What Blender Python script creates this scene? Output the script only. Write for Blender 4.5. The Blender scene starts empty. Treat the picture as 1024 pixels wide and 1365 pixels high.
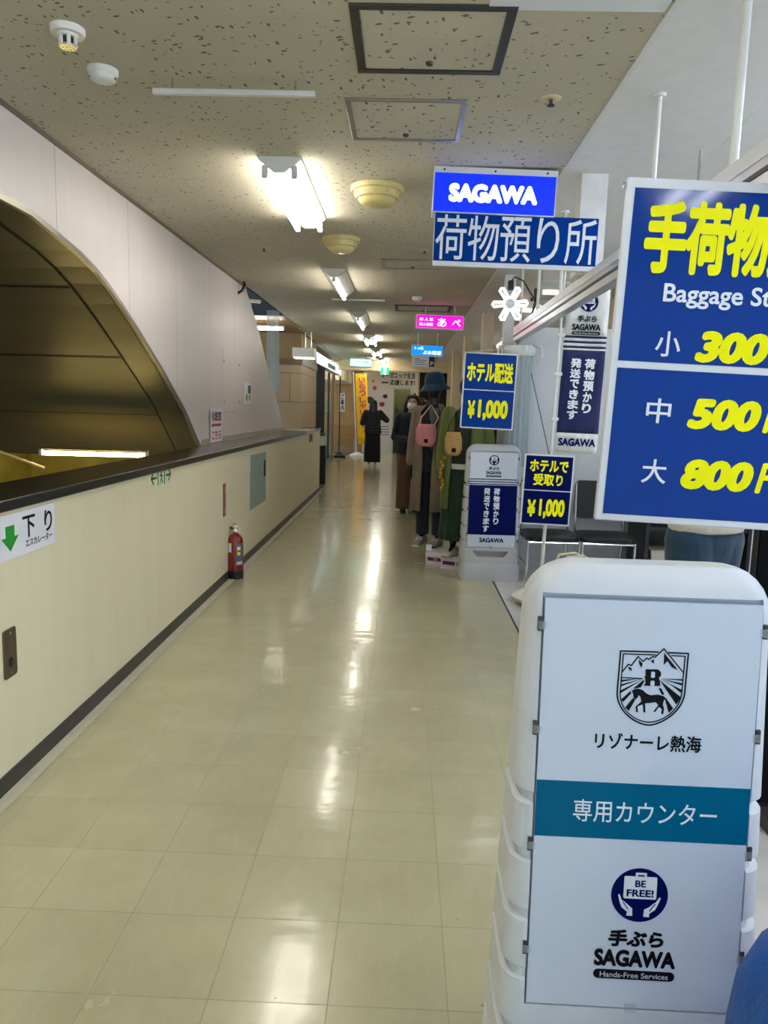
import bpy, math, random
from math import sin, cos, pi, radians as R, atan2, hypot
from mathutils import Vector, Matrix, Euler, noise as mnoise
random.seed(7)
SC = bpy.context.scene
COL = SC.collection
# ------------------------------------------------------------------ camera, world, exposure
PITCH, YAW, ROLL, FPX, EYE = 0.14038, 0.024586, 0.027905, 981.98, 1.5
_cy, _sy, _cp, _sp, _cr, _sr = cos(YAW), sin(YAW), cos(PITCH), sin(PITCH), cos(ROLL), sin(ROLL)
FWD = Vector((-_sy*_cp, _cy*_cp, -_sp)); _r0 = Vector((_cy, _sy, 0)); _u0 = _r0.cross(FWD)
RGT = _cr*_r0 + _sr*_u0; UPV = -_sr*_r0 + _cr*_u0
cd = bpy.data.cameras.new('camera'); cam = bpy.data.objects.new('camera', cd); COL.objects.link(cam)
cam.matrix_world = Matrix(((RGT.x, UPV.x, -FWD.x, 0), (RGT.y, UPV.y, -FWD.y, 0), (RGT.z, UPV.z, -FWD.z, EYE), (0, 0, 0, 1)))
cd.sensor_fit = 'VERTICAL'; cd.sensor_height = 36.0; cd.lens = FPX/1365*36.0; cd.clip_start = 0.02; cd.clip_end = 200
SC.camera = cam
w = bpy.data.worlds.new('world'); SC.world = w; w.use_nodes = True
w.node_tree.nodes['Background'].inputs[0].default_value = (0.62, 0.81, 1.0, 1)
w.node_tree.nodes['Background'].inputs[1].default_value = 0.62
SC.view_settings.view_transform = 'Standard'; SC.view_settings.look = 'None'
SC.view_settings.exposure = 1.15; SC.view_settings.gamma = 1.0; SC.view_settings.use_curve_mapping = False
TUBE = 15.5        # corridor tubes
BOOTH = 38.0       # tubes over the counter

def at(px, py, Y):
    """the point at depth Y that the photograph shows at pixel (px, py)"""
    d = FWD + RGT*(px-512)/FPX - UPV*(py-682.5)/FPX
    return Vector((0, 0, EYE)) + d*(Y/d.y)

# ------------------------------------------------------------------ materials
def srgb(r, g, b):
    f = lambda c: (c/255/12.92) if c/255 <= 0.04045 else ((c/255+0.055)/1.055)**2.4
    return (f(r), f(g), f(b), 1)
class NT:
    def __init__(s, name):
        s.m = bpy.data.materials.new(name); s.m.use_nodes = True
        s.t = s.m.node_tree; s.b = s.t.nodes['Principled BSDF']
    def n(s, typ, **kw):
        nd = s.t.nodes.new(typ)
        for k, v in kw.items():
            if k.startswith('i_'):
                nd.inputs[k[2:].replace('_', ' ')].default_value = v
            else: setattr(nd, k, v)
        return nd
    def l(s, a, b): s.t.links.new(a, b)
    def math(s, op, a, b=None, clamp=False):
        nd = s.t.nodes.new('ShaderNodeMath'); nd.operation = op; nd.use_clamp = clamp
        for i, v in enumerate((a, b)):
            if v is None: continue
            if hasattr(v, 'links'): s.l(v, nd.inputs[i])
            else: nd.inputs[i].default_value = v
        return nd.outputs[0]
    def mix(s, fac, a, b, blend='MIX'):
        nd = s.t.nodes.new('ShaderNodeMix'); nd.data_type = 'RGBA'; nd.blend_type = blend
        for sock, v in ((nd.inputs[0], fac), (nd.inputs[6], a), (nd.inputs[7], b)):
            if hasattr(v, 'links'): s.l(v, sock)
            else: sock.default_value = v
        return nd.outputs[2]
    def ramp(s, fac, stops):
        nd = s.t.nodes.new('ShaderNodeValToRGB'); e = nd.color_ramp.elements
        while len(e) < len(stops): e.new(0.5)
        for i, (p, c) in enumerate(stops): e[i].position = p; e[i].color = c
        s.l(fac, nd.inputs[0]); return nd.outputs[0]
    def obj(s): return s.n('ShaderNodeTexCoord').outputs['Object']
    def mapping(s, vec, scale=(1, 1, 1), loc=(0, 0, 0), rot=(0, 0, 0)):
        nd = s.n('ShaderNodeMapping'); s.l(vec, nd.inputs[0])
        nd.inputs['Scale'].default_value = scale; nd.inputs['Location'].default_value = loc; nd.inputs['Rotation'].default_value = rot
        return nd.outputs[0]
    def noise(s, vec, scale, detail=3, rough=0.5):
        nd = s.n('ShaderNodeTexNoise'); s.l(vec, nd.inputs['Vector'])
        nd.inputs['Scale'].default_value = scale; nd.inputs['Detail'].default_value = detail; nd.inputs['Roughness'].default_value = rough
        return nd.outputs['Fac']
    def bump(s, h, strength=0.2, dist=0.01):
        nd = s.n('ShaderNodeBump'); s.l(h, nd.inputs['Height']); nd.inputs['Strength'].default_value = strength; nd.inputs['Distance'].default_value = dist
        s.l(nd.outputs[0], s.b.inputs['Normal'])
_mats = {}
def mat(name, rgb, rough=0.5, metal=0.0, emit=0, ergb=None, spec=0.5, var=0.06, vscale=14, bump=0.0, bscale=60, coat=0.0, alpha=None, trans=0.0):
    """procedural material: base colour broken up by noise, optional bump"""
    if name in _mats: return _mats[name]
    t = NT(name); b = t.b; c = srgb(*rgb)
    o = t.obj()
    if var > 0:
        f = t.noise(o, vscale, 4)
        lo = tuple(x*(1-var) for x in c[:3])+(1,); hi = tuple(min(1, x*(1+var)) for x in c[:3])+(1,)
        t.l(t.ramp(f, [(0.3, lo), (0.7, hi)]), b.inputs['Base Color'])
    else: b.inputs['Base Color'].default_value = c
    b.inputs['Roughness'].default_value = rough; b.inputs['Metallic'].default_value = metal
    b.inputs['Specular IOR Level'].default_value = spec; b.inputs['Coat Weight'].default_value = coat
    b.inputs['Transmission Weight'].default_value = trans
    if alpha is not None: b.inputs['Alpha'].default_value = alpha
    if emit: b.inputs['Emission Color'].default_value = srgb(*(ergb or rgb)); b.inputs['Emission Strength'].default_value = emit
    if bump: t.bump(t.noise(o, bscale, 4), bump, 0.01)
    _mats[name] = t.m; return t.m

def floor_mat():
    t = NT('vinyl_floor_tiles'); b = t.b; o = t.obj()
    v = t.mapping(o, loc=(-0.155, -2.582, 0))
    br = t.n('ShaderNodeTexBrick', offset=0.0, squash=1.0); t.l(v, br.inputs['Vector'])
    br.inputs['Scale'].default_value = 1; br.inputs['Mortar Size'].default_value = 0.0016; br.inputs['Mortar Smooth'].default_value = 0.3
    br.inputs['Brick Width'].default_value = 0.3048; br.inputs['Row Height'].default_value = 0.3048; br.inputs['Bias'].default_value = -0.1
    br.inputs['Color1'].default_value = srgb(190, 185, 150); br.inputs['Color2'].default_value = srgb(184, 179, 144); br.inputs['Mortar'].default_value = srgb(140, 133, 106)
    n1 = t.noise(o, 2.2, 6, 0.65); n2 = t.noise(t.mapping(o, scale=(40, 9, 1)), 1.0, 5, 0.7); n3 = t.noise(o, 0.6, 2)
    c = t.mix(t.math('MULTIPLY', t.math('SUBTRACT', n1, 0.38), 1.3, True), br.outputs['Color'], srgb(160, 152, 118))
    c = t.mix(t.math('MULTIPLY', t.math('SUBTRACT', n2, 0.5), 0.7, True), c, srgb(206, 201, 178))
    vo = t.n('ShaderNodeTexVoronoi'); t.l(o, vo.inputs['Vector']); vo.inputs['Scale'].default_value = 5.5
    spk = t.math('LESS_THAN', vo.outputs['Distance'], 0.022)
    c = t.mix(t.math('MULTIPLY', spk, 0.55), c, srgb(90, 82, 60))
    t.l(c, b.inputs['Base Color'])
    r = t.math('ADD', t.math('MULTIPLY', n1, 0.26), 0.1)
    r = t.math('ADD', r, t.math('MULTIPLY', br.outputs['Fac'], 0.3))
    t.l(r, b.inputs['Roughness']); b.inputs['Specular IOR Level'].default_value = 0.6
    b.inputs['Coat Weight'].default_value = 0.6; b.inputs['Coat Roughness'].default_value = 0.11
    wv = t.noise(t.mapping(o, scale=(3.0, 6.5, 1)), 1.0, 3)
    h = t.math('SUBTRACT', t.math('MULTIPLY', wv, 0.6), t.math('MULTIPLY', br.outputs['Fac'], 0.25))
    t.bump(h, 0.2, 0.02)
    nb = [n for n in t.t.nodes if n.type == 'BUMP'][0]; t.l(nb.outputs[0], b.inputs['Coat Normal'])
    return t.m
def ceiling_mat():
    t = NT('rockwool_ceiling'); b = t.b; o = t.obj()
    c = t.ramp(t.noise(o, 1.2, 4), [(0.3, srgb(192, 185, 163)), (0.7, srgb(205, 198, 176))])
    for i, (ang, sc, th) in enumerate(((0.4, (17, 36, 1), 0.16), (1.7, (15, 34, 1), 0.15), (2.6, (26, 44, 1), 0.15))):
        vo = t.n('ShaderNodeTexVoronoi'); t.l(t.mapping(t.mapping(o, rot=(0, 0, ang)), scale=sc, loc=(i*3.7, i, 0)), vo.inputs['Vector']); vo.inputs['Scale'].default_value = 1.0
        sep = t.n('ShaderNodeSeparateColor'); t.l(vo.outputs['Color'], sep.inputs[0])
        lim = t.math('MULTIPLY', t.math('SUBTRACT', sep.outputs[0], 0.3), th*2.2)
        hole = t.math('LESS_THAN', vo.outputs['Distance'], lim)
        c = t.mix(t.math('MULTIPLY', hole, 0.85), c, srgb(92, 84, 64))
    # brown water stain with a tide line round it, near the sprinkler by the edge
    st = t.mapping(o, loc=(-0.62*3.2, -3.33*4.2, 0), scale=(3.2, 4.2, 1))
    ln = t.n('ShaderNodeVectorMath', operation='LENGTH'); t.l(st, ln.inputs[0])
    wob = t.math('ADD', ln.outputs['Value'], t.math('MULTIPLY', t.noise(o, 7, 4), 0.9))
    ring = t.math('SUBTRACT', 1.0, t.math('MULTIPLY', t.math('ABSOLUTE', t.math('SUBTRACT', wob, 1.15)), 14), True)
    c = t.mix(t.math('MULTIPLY', ring, 0.42), c, srgb(132, 108, 66))
    br = t.n('ShaderNodeTexBrick', offset=0.5); t.l(t.mapping(o, loc=(-0.16, -0.28, 0)), br.inputs['Vector'])
    br.inputs['Scale'].default_value = 1; br.inputs['Mortar Size'].default_value = 0.0012; br.inputs['Brick Width'].default_value = 0.606; br.inputs['Row Height'].default_value = 0.303
    c = t.mix(t.math('MULTIPLY', br.outputs['Fac'], 0.22), c, srgb(120, 112, 90))
    t.l(c, b.inputs['Base Color']); b.inputs['Roughness'].default_value = 0.85
    return t.m
def panel_wall_mat():
    t = NT('panelled_wall'); b = t.b; o = t.obj()
    sp = t.n('ShaderNodeSeparateXYZ'); t.l(o, sp.inputs[0])
    ph = t.math('FRACT', t.math('SUBTRACT', sp.outputs[1], 0.43))
    seam = t.math('LESS_THAN', t.math('ABSOLUTE', t.math('SUBTRACT', ph, 0.5)), 0.004)
    f = t.noise(t.mapping(o, scale=(1, 9, 0.5)), 2.0, 5, 0.6)
    c = t.ramp(f, [(0.25, srgb(213, 204, 201)), (0.75, srgb(219, 211, 208))])
    c = t.mix(t.math('MULTIPLY', seam, 0.55), c, srgb(120, 108, 104))
    t.l(c, b.inputs['Base Color']); b.inputs['Roughness'].default_value = 0.38
    t.bump(t.noise(t.mapping(o, scale=(1, 1.5, 0.6)), 2.0, 2), 0.12, 0.03)
    return t.m
def parapet_mat():
    t = NT('cream_parapet'); b = t.b; o = t.obj()
    f = t.noise(t.mapping(o, scale=(1, 5, 0.8)), 1.5, 6, 0.65)
    c = t.ramp(f, [(0.28, srgb(222, 212, 178)), (0.6, srgb(227, 218, 186)), (0.8, srgb(224, 214, 180))])
    g = t.noise(o, 9, 5, 0.7)
    c = t.mix(t.math('MULTIPLY', t.math('SUBTRACT', g, 0.6), 1.2, True), c, srgb(196, 182, 142))
    t.l(c, b.inputs['Base Color']); b.inputs['Roughness'].default_value = 0.42
    return t.m
def tile_wall_mat(name, c1, c2, mortar, bw, rh, off, axis='x'):
    t = NT(name); b = t.b; o = t.obj()
    sp = t.n('ShaderNodeSeparateXYZ'); t.l(o, sp.inputs[0]); cb = t.n('ShaderNodeCombineXYZ')
    t.l(t.math('ADD', sp.outputs[0], sp.outputs[1]), cb.inputs[0]); t.l(sp.outputs[2], cb.inputs[1])
    br = t.n('ShaderNodeTexBrick', offset=off); t.l(cb.outputs[0], br.inputs['Vector'])
    br.inputs['Scale'].default_value = 1; br.inputs['Mortar Size'].default_value = 0.006; br.inputs['Brick Width'].default_value = bw; br.inputs['Row Height'].default_value = rh
    br.inputs['Color1'].default_value = srgb(*c1); br.inputs['Color2'].default_value = srgb(*c2); br.inputs['Mortar'].default_value = srgb(*mortar)
    t.l(br.outputs['Color'], b.inputs['Base Color']); b.inputs['Roughness'].default_value = 0.5
    return t.m
def steel_soffit_mat():
    t = NT('brown_steel_soffit'); b = t.b; o = t.obj()
    f = t.noise(t.mapping(o, scale=(0.4, 1, 1)), 2.0, 4)
    t.l(t.ramp(f, [(0.3, srgb(84, 77, 55)), (0.7, srgb(98, 90, 66))]), b.inputs['Base Color'])
    b.inputs['Metallic'].default_value = 0.35; b.inputs['Roughness'].default_value = 0.42
    return t.m
def stripe_mat(name, a, b_, per, duty, rough=0.8):
    t = NT(name); o = t.obj(); sp = t.n('ShaderNodeSeparateXYZ'); t.l(o, sp.inputs[0])
    ph = t.math('FRACT', t.math('DIVIDE', sp.outputs[2], per))
    t.l(t.mix(t.math('LESS_THAN', ph, duty), srgb(*a), srgb(*b_)), t.b.inputs['Base Color']); t.b.inputs['Roughness'].default_value = rough
    return t.m
def fabric(name, rgb, fold=0.35, rough=0.85):
    if name in _mats: return _mats[name]
    t = NT(name); o = t.obj(); c = srgb(*rgb)
    f = t.noise(t.mapping(o, scale=(1, 1, 0.35)), 16, 5, 0.6)
    t.l(t.ramp(f, [(0.3, tuple(x*0.82 for x in c[:3])+(1,)), (0.7, tuple(min(1, x*1.12) for x in c[:3])+(1,))]), t.b.inputs['Base Color'])
    t.b.inputs['Roughness'].default_value = rough; t.b.inputs['Sheen Weight'].default_value = 0.15
    t.bump(t.math('ADD', f, t.math('MULTIPLY', t.noise(o, 300, 2), 0.15)), fold, 0.03)
    _mats[name] = t.m; return t.m
def clear_mat(name, rgb, alpha, rough=0.15):
    """clear plastic sheet: part transparent, part glossy"""
    t = NT(name); t.b.inputs['Base Color'].default_value = srgb(*rgb); t.b.inputs['Roughness'].default_value = rough
    f = t.noise(t.mapping(t.obj(), scale=(30, 30, 1)), 1.0, 3)
    t.l(t.math('ADD', t.math('MULTIPLY', f, 0.3), alpha-0.15), t.b.inputs['Alpha'])
    return t.m

# ------------------------------------------------------------------ mesh helpers
class MB:
    def __init__(s): s.v = []; s.f = []
    def add(s, vs, fs, M=None):
        k = len(s.v)
        s.v += [tuple(M @ Vector(p)) for p in vs] if M is not None else [tuple(p) for p in vs]
        s.f += [tuple(i+k for i in f) for f in fs]; return s
    def box(s, x0, x1, y0, y1, z0, z1, M=None):
        return s.add([(x0,y0,z0),(x1,y0,z0),(x1,y1,z0),(x0,y1,z0),(x0,y0,z1),(x1,y0,z1),(x1,y1,z1),(x0,y1,z1)],
                     [(0,3,2,1),(4,5,6,7),(0,1,5,4),(1,2,6,5),(2,3,7,6),(3,0,4,7)], M)
    def loft(s, rings, closed=True, caps=True):
        n = len(rings[0]); vs = [p for r in rings for p in r]; fs = []
        m = n if closed else n-1
        for i in range(len(rings)-1):
            for j in range(m):
                a = i*n+j; b = i*n+(j+1) % n; fs.append((a, b, b+n, a+n))
        if caps and closed: fs.append(tuple(reversed(range(n)))); fs.append(tuple((len(rings)-1)*n+j for j in range(n)))
        return s.add(vs, fs)
    def tube(s, pts, r, n=10, caps=True):
        pts = [Vector(p) for p in pts]; rs = r if isinstance(r, (list, tuple)) else [r]*len(pts)
        rings = []; up = None
        for i, p in enumerate(pts):
            d = (pts[min(i+1, len(pts)-1)]-pts[max(i-1, 0)]).normalized()
            if up is None: up = Vector((0, 0, 1)) if abs(d.z) < 0.9 else Vector((1, 0, 0))
            x = d.cross(up)
            if x.length < 1e-6: x = d.orthogonal()
            x.normalize(); y = x.cross(d).normalized(); up = y
            rings.append([p+(x*cos(2*pi*k/n)+y*sin(2*pi*k/n))*rs[i] for k in range(n)])
        return s.loft(rings, True, caps)
    def ball(s, c, r, n=14, m=9):
        rx, ry, rz = r if isinstance(r, (list, tuple)) else (r, r, r); c = Vector(c)
        vs = [c+Vector((0, 0, -rz))]; fs = []
        for i in range(1, m):
            a = -pi/2+pi*i/m
            vs += [c+Vector((rx*cos(a)*cos(2*pi*k/n), ry*cos(a)*sin(2*pi*k/n), rz*sin(a))) for k in range(n)]
        vs.append(c+Vector((0, 0, rz))); L = len(vs)-1
        for k in range(n):
            fs.append((0, 1+(k+1) % n, 1+k)); fs.append((L, L-n+k, L-n+(k+1) % n))
        for i in range(m-2):
            for k in range(n):
                a = 1+i*n+k; b = 1+i*n+(k+1) % n; fs.append((a, b, b+n, a+n))
        return s.add(vs, fs)
    def limb(s, pts, rs, n=12):
        """tapering limb: a tube with round joints"""
        s.tube(pts, rs, n)
        for p, r in zip(pts, rs): s.ball(p, r*0.995, n, 8)
        return s
    def lathe(s, prof, n=24, c=(0, 0, 0)):
        rings = [[(c[0]+r*cos(2*pi*k/n), c[1]+r*sin(2*pi*k/n), c[2]+z) for k in range(n)] for r, z in prof]
        return s.loft(rings)
    def poly(s, pts, y=0.0, t=0.0008, M=None):
        """outline in x,z extruded from y-t (front) to y"""
        n = len(pts); ar = sum(pts[i][0]*pts[(i+1) % n][1]-pts[(i+1) % n][0]*pts[i][1] for i in range(n))
        if ar < 0: pts = pts[::-1]
        vs = [(p[0], y-t, p[1]) for p in pts]+[(p[0], y, p[1]) for p in pts]
        fs = [tuple(range(n)), tuple(reversed(range(n, 2*n)))]+[(i, i+n, (i+1) % n+n, (i+1) % n) for i in range(n)]
        return s.add(vs, fs, M)
    def stroke(s, pts, w, y=0.0, t=0.0008, closed=False):
        P = [Vector((p[0], p[1])) for p in pts]; n = len(P); seg = n if closed else n-1
        for i in range(seg):
            a, b = P[i], P[(i+1) % n]; d = (b-a)
            if d.length < 1e-9: continue
            d.normalize(); nn = Vector((-d.y, d.x))*w/2; e = d*w*0.35
            s.poly([a-e+nn, a-e-nn, b+e-nn, b+e+nn], y, t)
        return s
    def disc(s, cx, cz, r, y=0.0, t=0.0008, n=40, rz=None):
        return s.poly([(cx+r*cos(2*pi*k/n), cz+(rz or r)*sin(2*pi*k/n)) for k in range(n)], y, t)
    def rrect(s, x0, x1, z0, z1, r, y=0.0, t=0.0008, n=5):
        return s.poly(rr(x0, x1, z0, z1, r, n), y, t)
    def build(s, name, m, parent=None, smooth=False, bevel=0, seg=2, loc=None, rot=None, kind=None):
        me = bpy.data.meshes.new(name); me.from_pydata(s.v, [], s.f); me.validate(); me.update()
        o = bpy.data.objects.new(name, me); COL.objects.link(o)
        if m: me.materials.append(m)
        if parent: o.parent = parent
        if loc: o.location = loc
        if rot: o.rotation_euler = rot
        if kind: o['kind'] = kind
        if bevel:
            b = o.modifiers.new('b', 'BEVEL'); b.width = bevel; b.segments = seg; b.limit_method = 'ANGLE'; b.angle_limit = R(40)
        if smooth: shade(o, 180 if smooth is True else smooth)
        elif bevel: shade(o, 38)
        return o
def shade(o, ang=40):
    me = o.data
    me.polygons.foreach_set('use_smooth', [True]*len(me.polygons))
    if ang < 180: me.set_sharp_from_angle(angle=R(ang))
def rr(x0, x1, z0, z1, r, n=5):
    out = []
    for cx, cz, a0 in ((x1-r, z0+r, -90), (x1-r, z1-r, 0), (x0+r, z1-r, 90), (x0+r, z0+r, 180)):
        out += [(cx+r*cos(R(a0+90*k/n)), cz+r*sin(R(a0+90*k/n))) for k in range(n+1)]
    return out
def rring(hx, y0, y1, r, z, n=6):
    return [(x, y, z) for x, y in rr(-hx, hx, y0, y1, r, n)]
def ering(cx, cy, z, rx, ry, n=24, wob=0, k=5, ph=0):
    return [(cx+rx*(1+wob*cos(k*a+ph))*cos(a), cy+ry*(1+wob*cos(k*a+ph))*sin(a), z) for a in (2*pi*i/n for i in range(n))]
def applied(o):
    bpy.context.view_layer.update()
    dg = bpy.context.evaluated_depsgraph_get(); me = bpy.data.meshes.new_from_object(o.evaluated_get(dg))
    o.modifiers.clear(); old = o.data; o.data = me; me.name = o.name
    bpy.data.meshes.remove(old); return o
def blob(mb, name, m, parent=None, voxel=0.008, smooth=4, loc=None, rot=None):
    """fuse overlapping closed pieces into one continuous skin"""
    o = mb.build(name, m, None)
    rm = o.modifiers.new('r', 'REMESH'); rm.mode = 'VOXEL'; rm.voxel_size = voxel
    if smooth:
        sm = o.modifiers.new('s', 'SMOOTH'); sm.iterations = smooth; sm.factor = 0.5
    applied(o)
    if not o.data.materials: o.data.materials.append(m)
    shade(o)
    if parent: o.parent = parent
    if loc: o.location = loc
    if rot: o.rotation_euler = rot
    return o
def cut(o, cutter):
    b = o.modifiers.new('c', 'BOOLEAN'); b.operation = 'DIFFERENCE'; b.object = cutter; b.solver = 'EXACT'
    applied(o); me = cutter.data; bpy.data.objects.remove(cutter); bpy.data.meshes.remove(me); return o
def thing(name, label, cat, loc=(0, 0, 0), rz=0, group=None, rot=None):
    o = bpy.data.objects.new(name, None); COL.objects.link(o); o.empty_display_size = 0.1
    o.location = loc; o.rotation_euler = rot or (0, 0, rz); o['label'] = label; o['category'] = cat
    if group: o['group'] = group
    return o
def tag(o, label, cat, group=None):
    o['label'] = label; o['category'] = cat
    if group: o['group'] = group
    return o
def struct(mb, name, m, **k): return mb.build(name, m, kind='structure', **k)
def dup(root, loc, rz, label, group=None):
    r = root.copy(); COL.objects.link(r); r.location = loc; r.rotation_euler = (0, 0, rz); r['label'] = label
    if group: r['group'] = group
    for ch in list(root.children):
        c = ch.copy(); COL.objects.link(c); c.parent = r
        for g in list(ch.children):
            d = g.copy(); COL.objects.link(d); d.parent = c
    return r
# ------------------------------------------------------------------ lettering
_tc = {}
def glyphs(s, shear=0.0, space=1.0):
    k = (s, shear, space)
    if k not in _tc:
        cu = bpy.data.curves.new('lettering', 'FONT'); cu.body = s; cu.size = 1; cu.shear = shear; cu.space_character = space
        cu.resolution_u = 4; cu.fill_mode = 'FRONT'
        o = bpy.data.objects.new('lettering', cu); COL.objects.link(o); bpy.context.view_layer.update()
        me = bpy.data.meshes.new_from_object(o.evaluated_get(bpy.context.evaluated_depsgraph_get()))
        vs = [(v.co.x, v.co.y) for v in me.vertices]; fs = [tuple(p.vertices) for p in me.polygons if p.area > 1e-9]
        bpy.data.objects.remove(o); bpy.data.curves.remove(cu); bpy.data.meshes.remove(me)
        _tc[k] = (vs, fs)
    return _tc[k]
def letters(mb, s, cx, cz, w=None, h=None, y=0.0, bold=0.0, shear=0.0, space=1.0, t=0.0008, left=False):
    """printed text fitted to a box w x h centred at cx, cz in the x,z plane, face at y-t; bold thickens the strokes all round"""
    vs, fs = glyphs(s, shear, space)
    if not fs: return mb
    x0 = min(v[0] for v in vs)-bold; x1 = max(v[0] for v in vs)+bold; y0 = min(v[1] for v in vs)-bold; y1 = max(v[1] for v in vs)+bold
    sx = w/(x1-x0) if w else h/(y1-y0); sz = h/(y1-y0) if h else sx
    ox = cx if left else cx-(x1-x0)*sx/2
    offs = [(0, 0)]+([(bold*cos(2*pi*k/12), bold*sin(2*pi*k/12)) for k in range(12)] if bold else [])
    for i, (dx, dy) in enumerate(offs):
        mb.add([(ox+(v[0]+dx-x0)*sx, y-t-i*4e-6, cz+(v[1]+dy-(y0+y1)/2)*sz) for v in vs], fs)
    return mb
def vletters(mb, s, cx, ztop, cw, ch, y=0.0, bold=0.0, shear=0.0, t=0.0008, fill=0.9):
    for i, c in enumerate(s): letters(mb, c, cx, ztop-ch*(i+0.5), cw*(1 if c not in 'りかでき' else 0.85), ch*fill, y, bold, shear, t=t)
    return mb
def on(px, py, z):
    """the point at height z that the photograph shows at pixel (px, py)"""
    d = FWD + RGT*(px-512)/FPX - UPV*(py-682.5)/FPX
    return Vector((0, 0, EYE)) + d*((z-EYE)/d.z)
H = 2.8; XP = -1.486; XW = -1.83; XE = 0.823
M_floor = floor_mat(); M_ceil = ceiling_mat(); M_panel = panel_wall_mat(); M_para = parapet_mat()
M_white = mat('white_paint', (226, 226, 224), 0.5); M_gw = mat('grey_white_board', (234, 233, 231), 0.45, var=0.03)
M_alu = mat('aluminium', (190, 192, 190), 0.3, 0.85, var=0.04); M_black = mat('black_rubber', (24, 24, 25), 0.5)
M_blackgloss = mat('black_gloss', (14, 14, 15), 0.12); M_chrome = mat('chrome', (215, 215, 215), 0.15, 1.0, var=0.02)
M_dark = mat('dark_grey', (58, 58, 56), 0.5); M_stone = mat('dark_stone_cap', (46, 44, 40), 0.22, var=0.25, vscale=30, spec=0.6)
M_cream = mat('cream_plaster', (208, 190, 152), 0.7); M_tan = mat('tan_wood', (186, 148, 98), 0.5, var=0.12, vscale=5)
M_yel = mat('yellow_stained_wall', (176, 142, 40), 0.6, var=0.3, vscale=3)
M_navy = mat('navy_print', (0, 14, 82), 0.35, var=0.02, spec=0.1); M_blue = mat('royal_blue_laminate', (0, 54, 142), 0.09, var=0.02, spec=0.2)
M_lemon = mat('yellow_print', (255, 250, 0), 0.35, var=0.0, spec=0.1); M_wprint = mat('white_print', (236, 240, 246), 0.35, var=0.01)
M_ink = mat('black_print', (10, 10, 14), 0.4, var=0.02, spec=0.15); M_board = mat('white_sign_board', (208, 217, 231), 0.28, var=0.01)
M_wframe = mat('white_aluminium_edge', (225, 228, 232), 0.35, var=0.02)
M_ivory = mat('ivory_plastic', (222, 206, 140), 0.35); M_wplas = mat('white_plastic', (228, 228, 224), 0.35, var=0.02)
M_skin = mat('skin', (222, 176, 148), 0.5, var=0.05)

# ================================================================== setting
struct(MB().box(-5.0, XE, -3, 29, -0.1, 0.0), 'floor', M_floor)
struct(MB().box(XE+0.012, 5.2, -3, 29, -0.1, 0.001), 'floor_right', mat('pale_marble_tile', (206, 204, 200), 0.25, var=0.08, vscale=6))
struct(MB().box(XE, XE+0.012, -3, 8.5, -0.1, 0.003), 'trim_1', M_black)
struct(MB().box(XW, XE, -3, 21.2, H, H+0.06), 'ceiling', M_ceil)
struct(MB().box(XE, 5.2, -3, 21.2, H+0.001, H+0.06), 'ceiling_right', M_gw)
struct(MB().box(XE-0.012, XE+0.006, -3, 21.2, H-0.008, H), 'trim_2', M_wplas)
struct(MB().box(-5.0, XW, 11.0, 29, H-0.02, H+0.05), 'ceiling_left', tile_wall_mat('slatted_tan_ceiling', (150, 124, 84), (140, 116, 78), (88, 70, 46), 3.0, 0.11, 0.0))
struct(MB().box(XW, 5.2, 21.2, 29, H+0.001, H+0.06), 'ceiling_end', M_cream)
# wall above the parapet with the curved opening over the escalator
curve = [(3.39, 2.4), (3.66, 2.398), (3.978, 2.35), (4.2, 2.315), (4.41, 2.265), (4.6, 2.20), (4.817, 2.11), (5.1, 1.98), (5.386, 1.84), (5.75, 1.655), (6.123, 1.452), (6.589, 1.122)]
edge = [(11.163, 1.122), (11.0, 1.25), (10.747, 1.444), (10.45, 1.6), (10.128, 1.808), (9.6, 2.14), (9.235, 2.404), (8.46, H)]
outline = [(-3, H), (-3, 2.4)] + curve + edge
mb = MB(); n = len(outline)
mb.add([(XW, y, z) for y, z in outline]+[(XW-0.05, y, z) for y, z in outline],
       [tuple(range(n)), tuple(reversed(range(n, 2*n)))]+[(i, i+n, (i+1) % n+n, (i+1) % n) for i in range(n)])
struct(mb, 'wall_left', M_panel)
mb = MB(); pts = [(-3, 2.4)]+curve
mb.loft([[(XW+0.004, y, z), (XW-0.02, y, z), (XW-0.02, y, z-0.028), (XW+0.004, y, z-0.028)] for y, z in pts], True, True)
struct(mb, 'trim_3', mat('brushed_steel', (150, 146, 138), 0.35, 0.8))
mb = MB(); mb.box(XW, XW+0.01, 6.62, 11.15, 1.122, 1.17); struct(mb, 'trim_4', mat('grey_wall_skirt', (178, 166, 154), 0.45))
mb = MB(); mb.box(XW, XW+0.012, -3, 8.46, H-0.02, H); struct(mb, 'trim_5', mat('brown_ceiling_trim', (110, 98, 84), 0.5))
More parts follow.
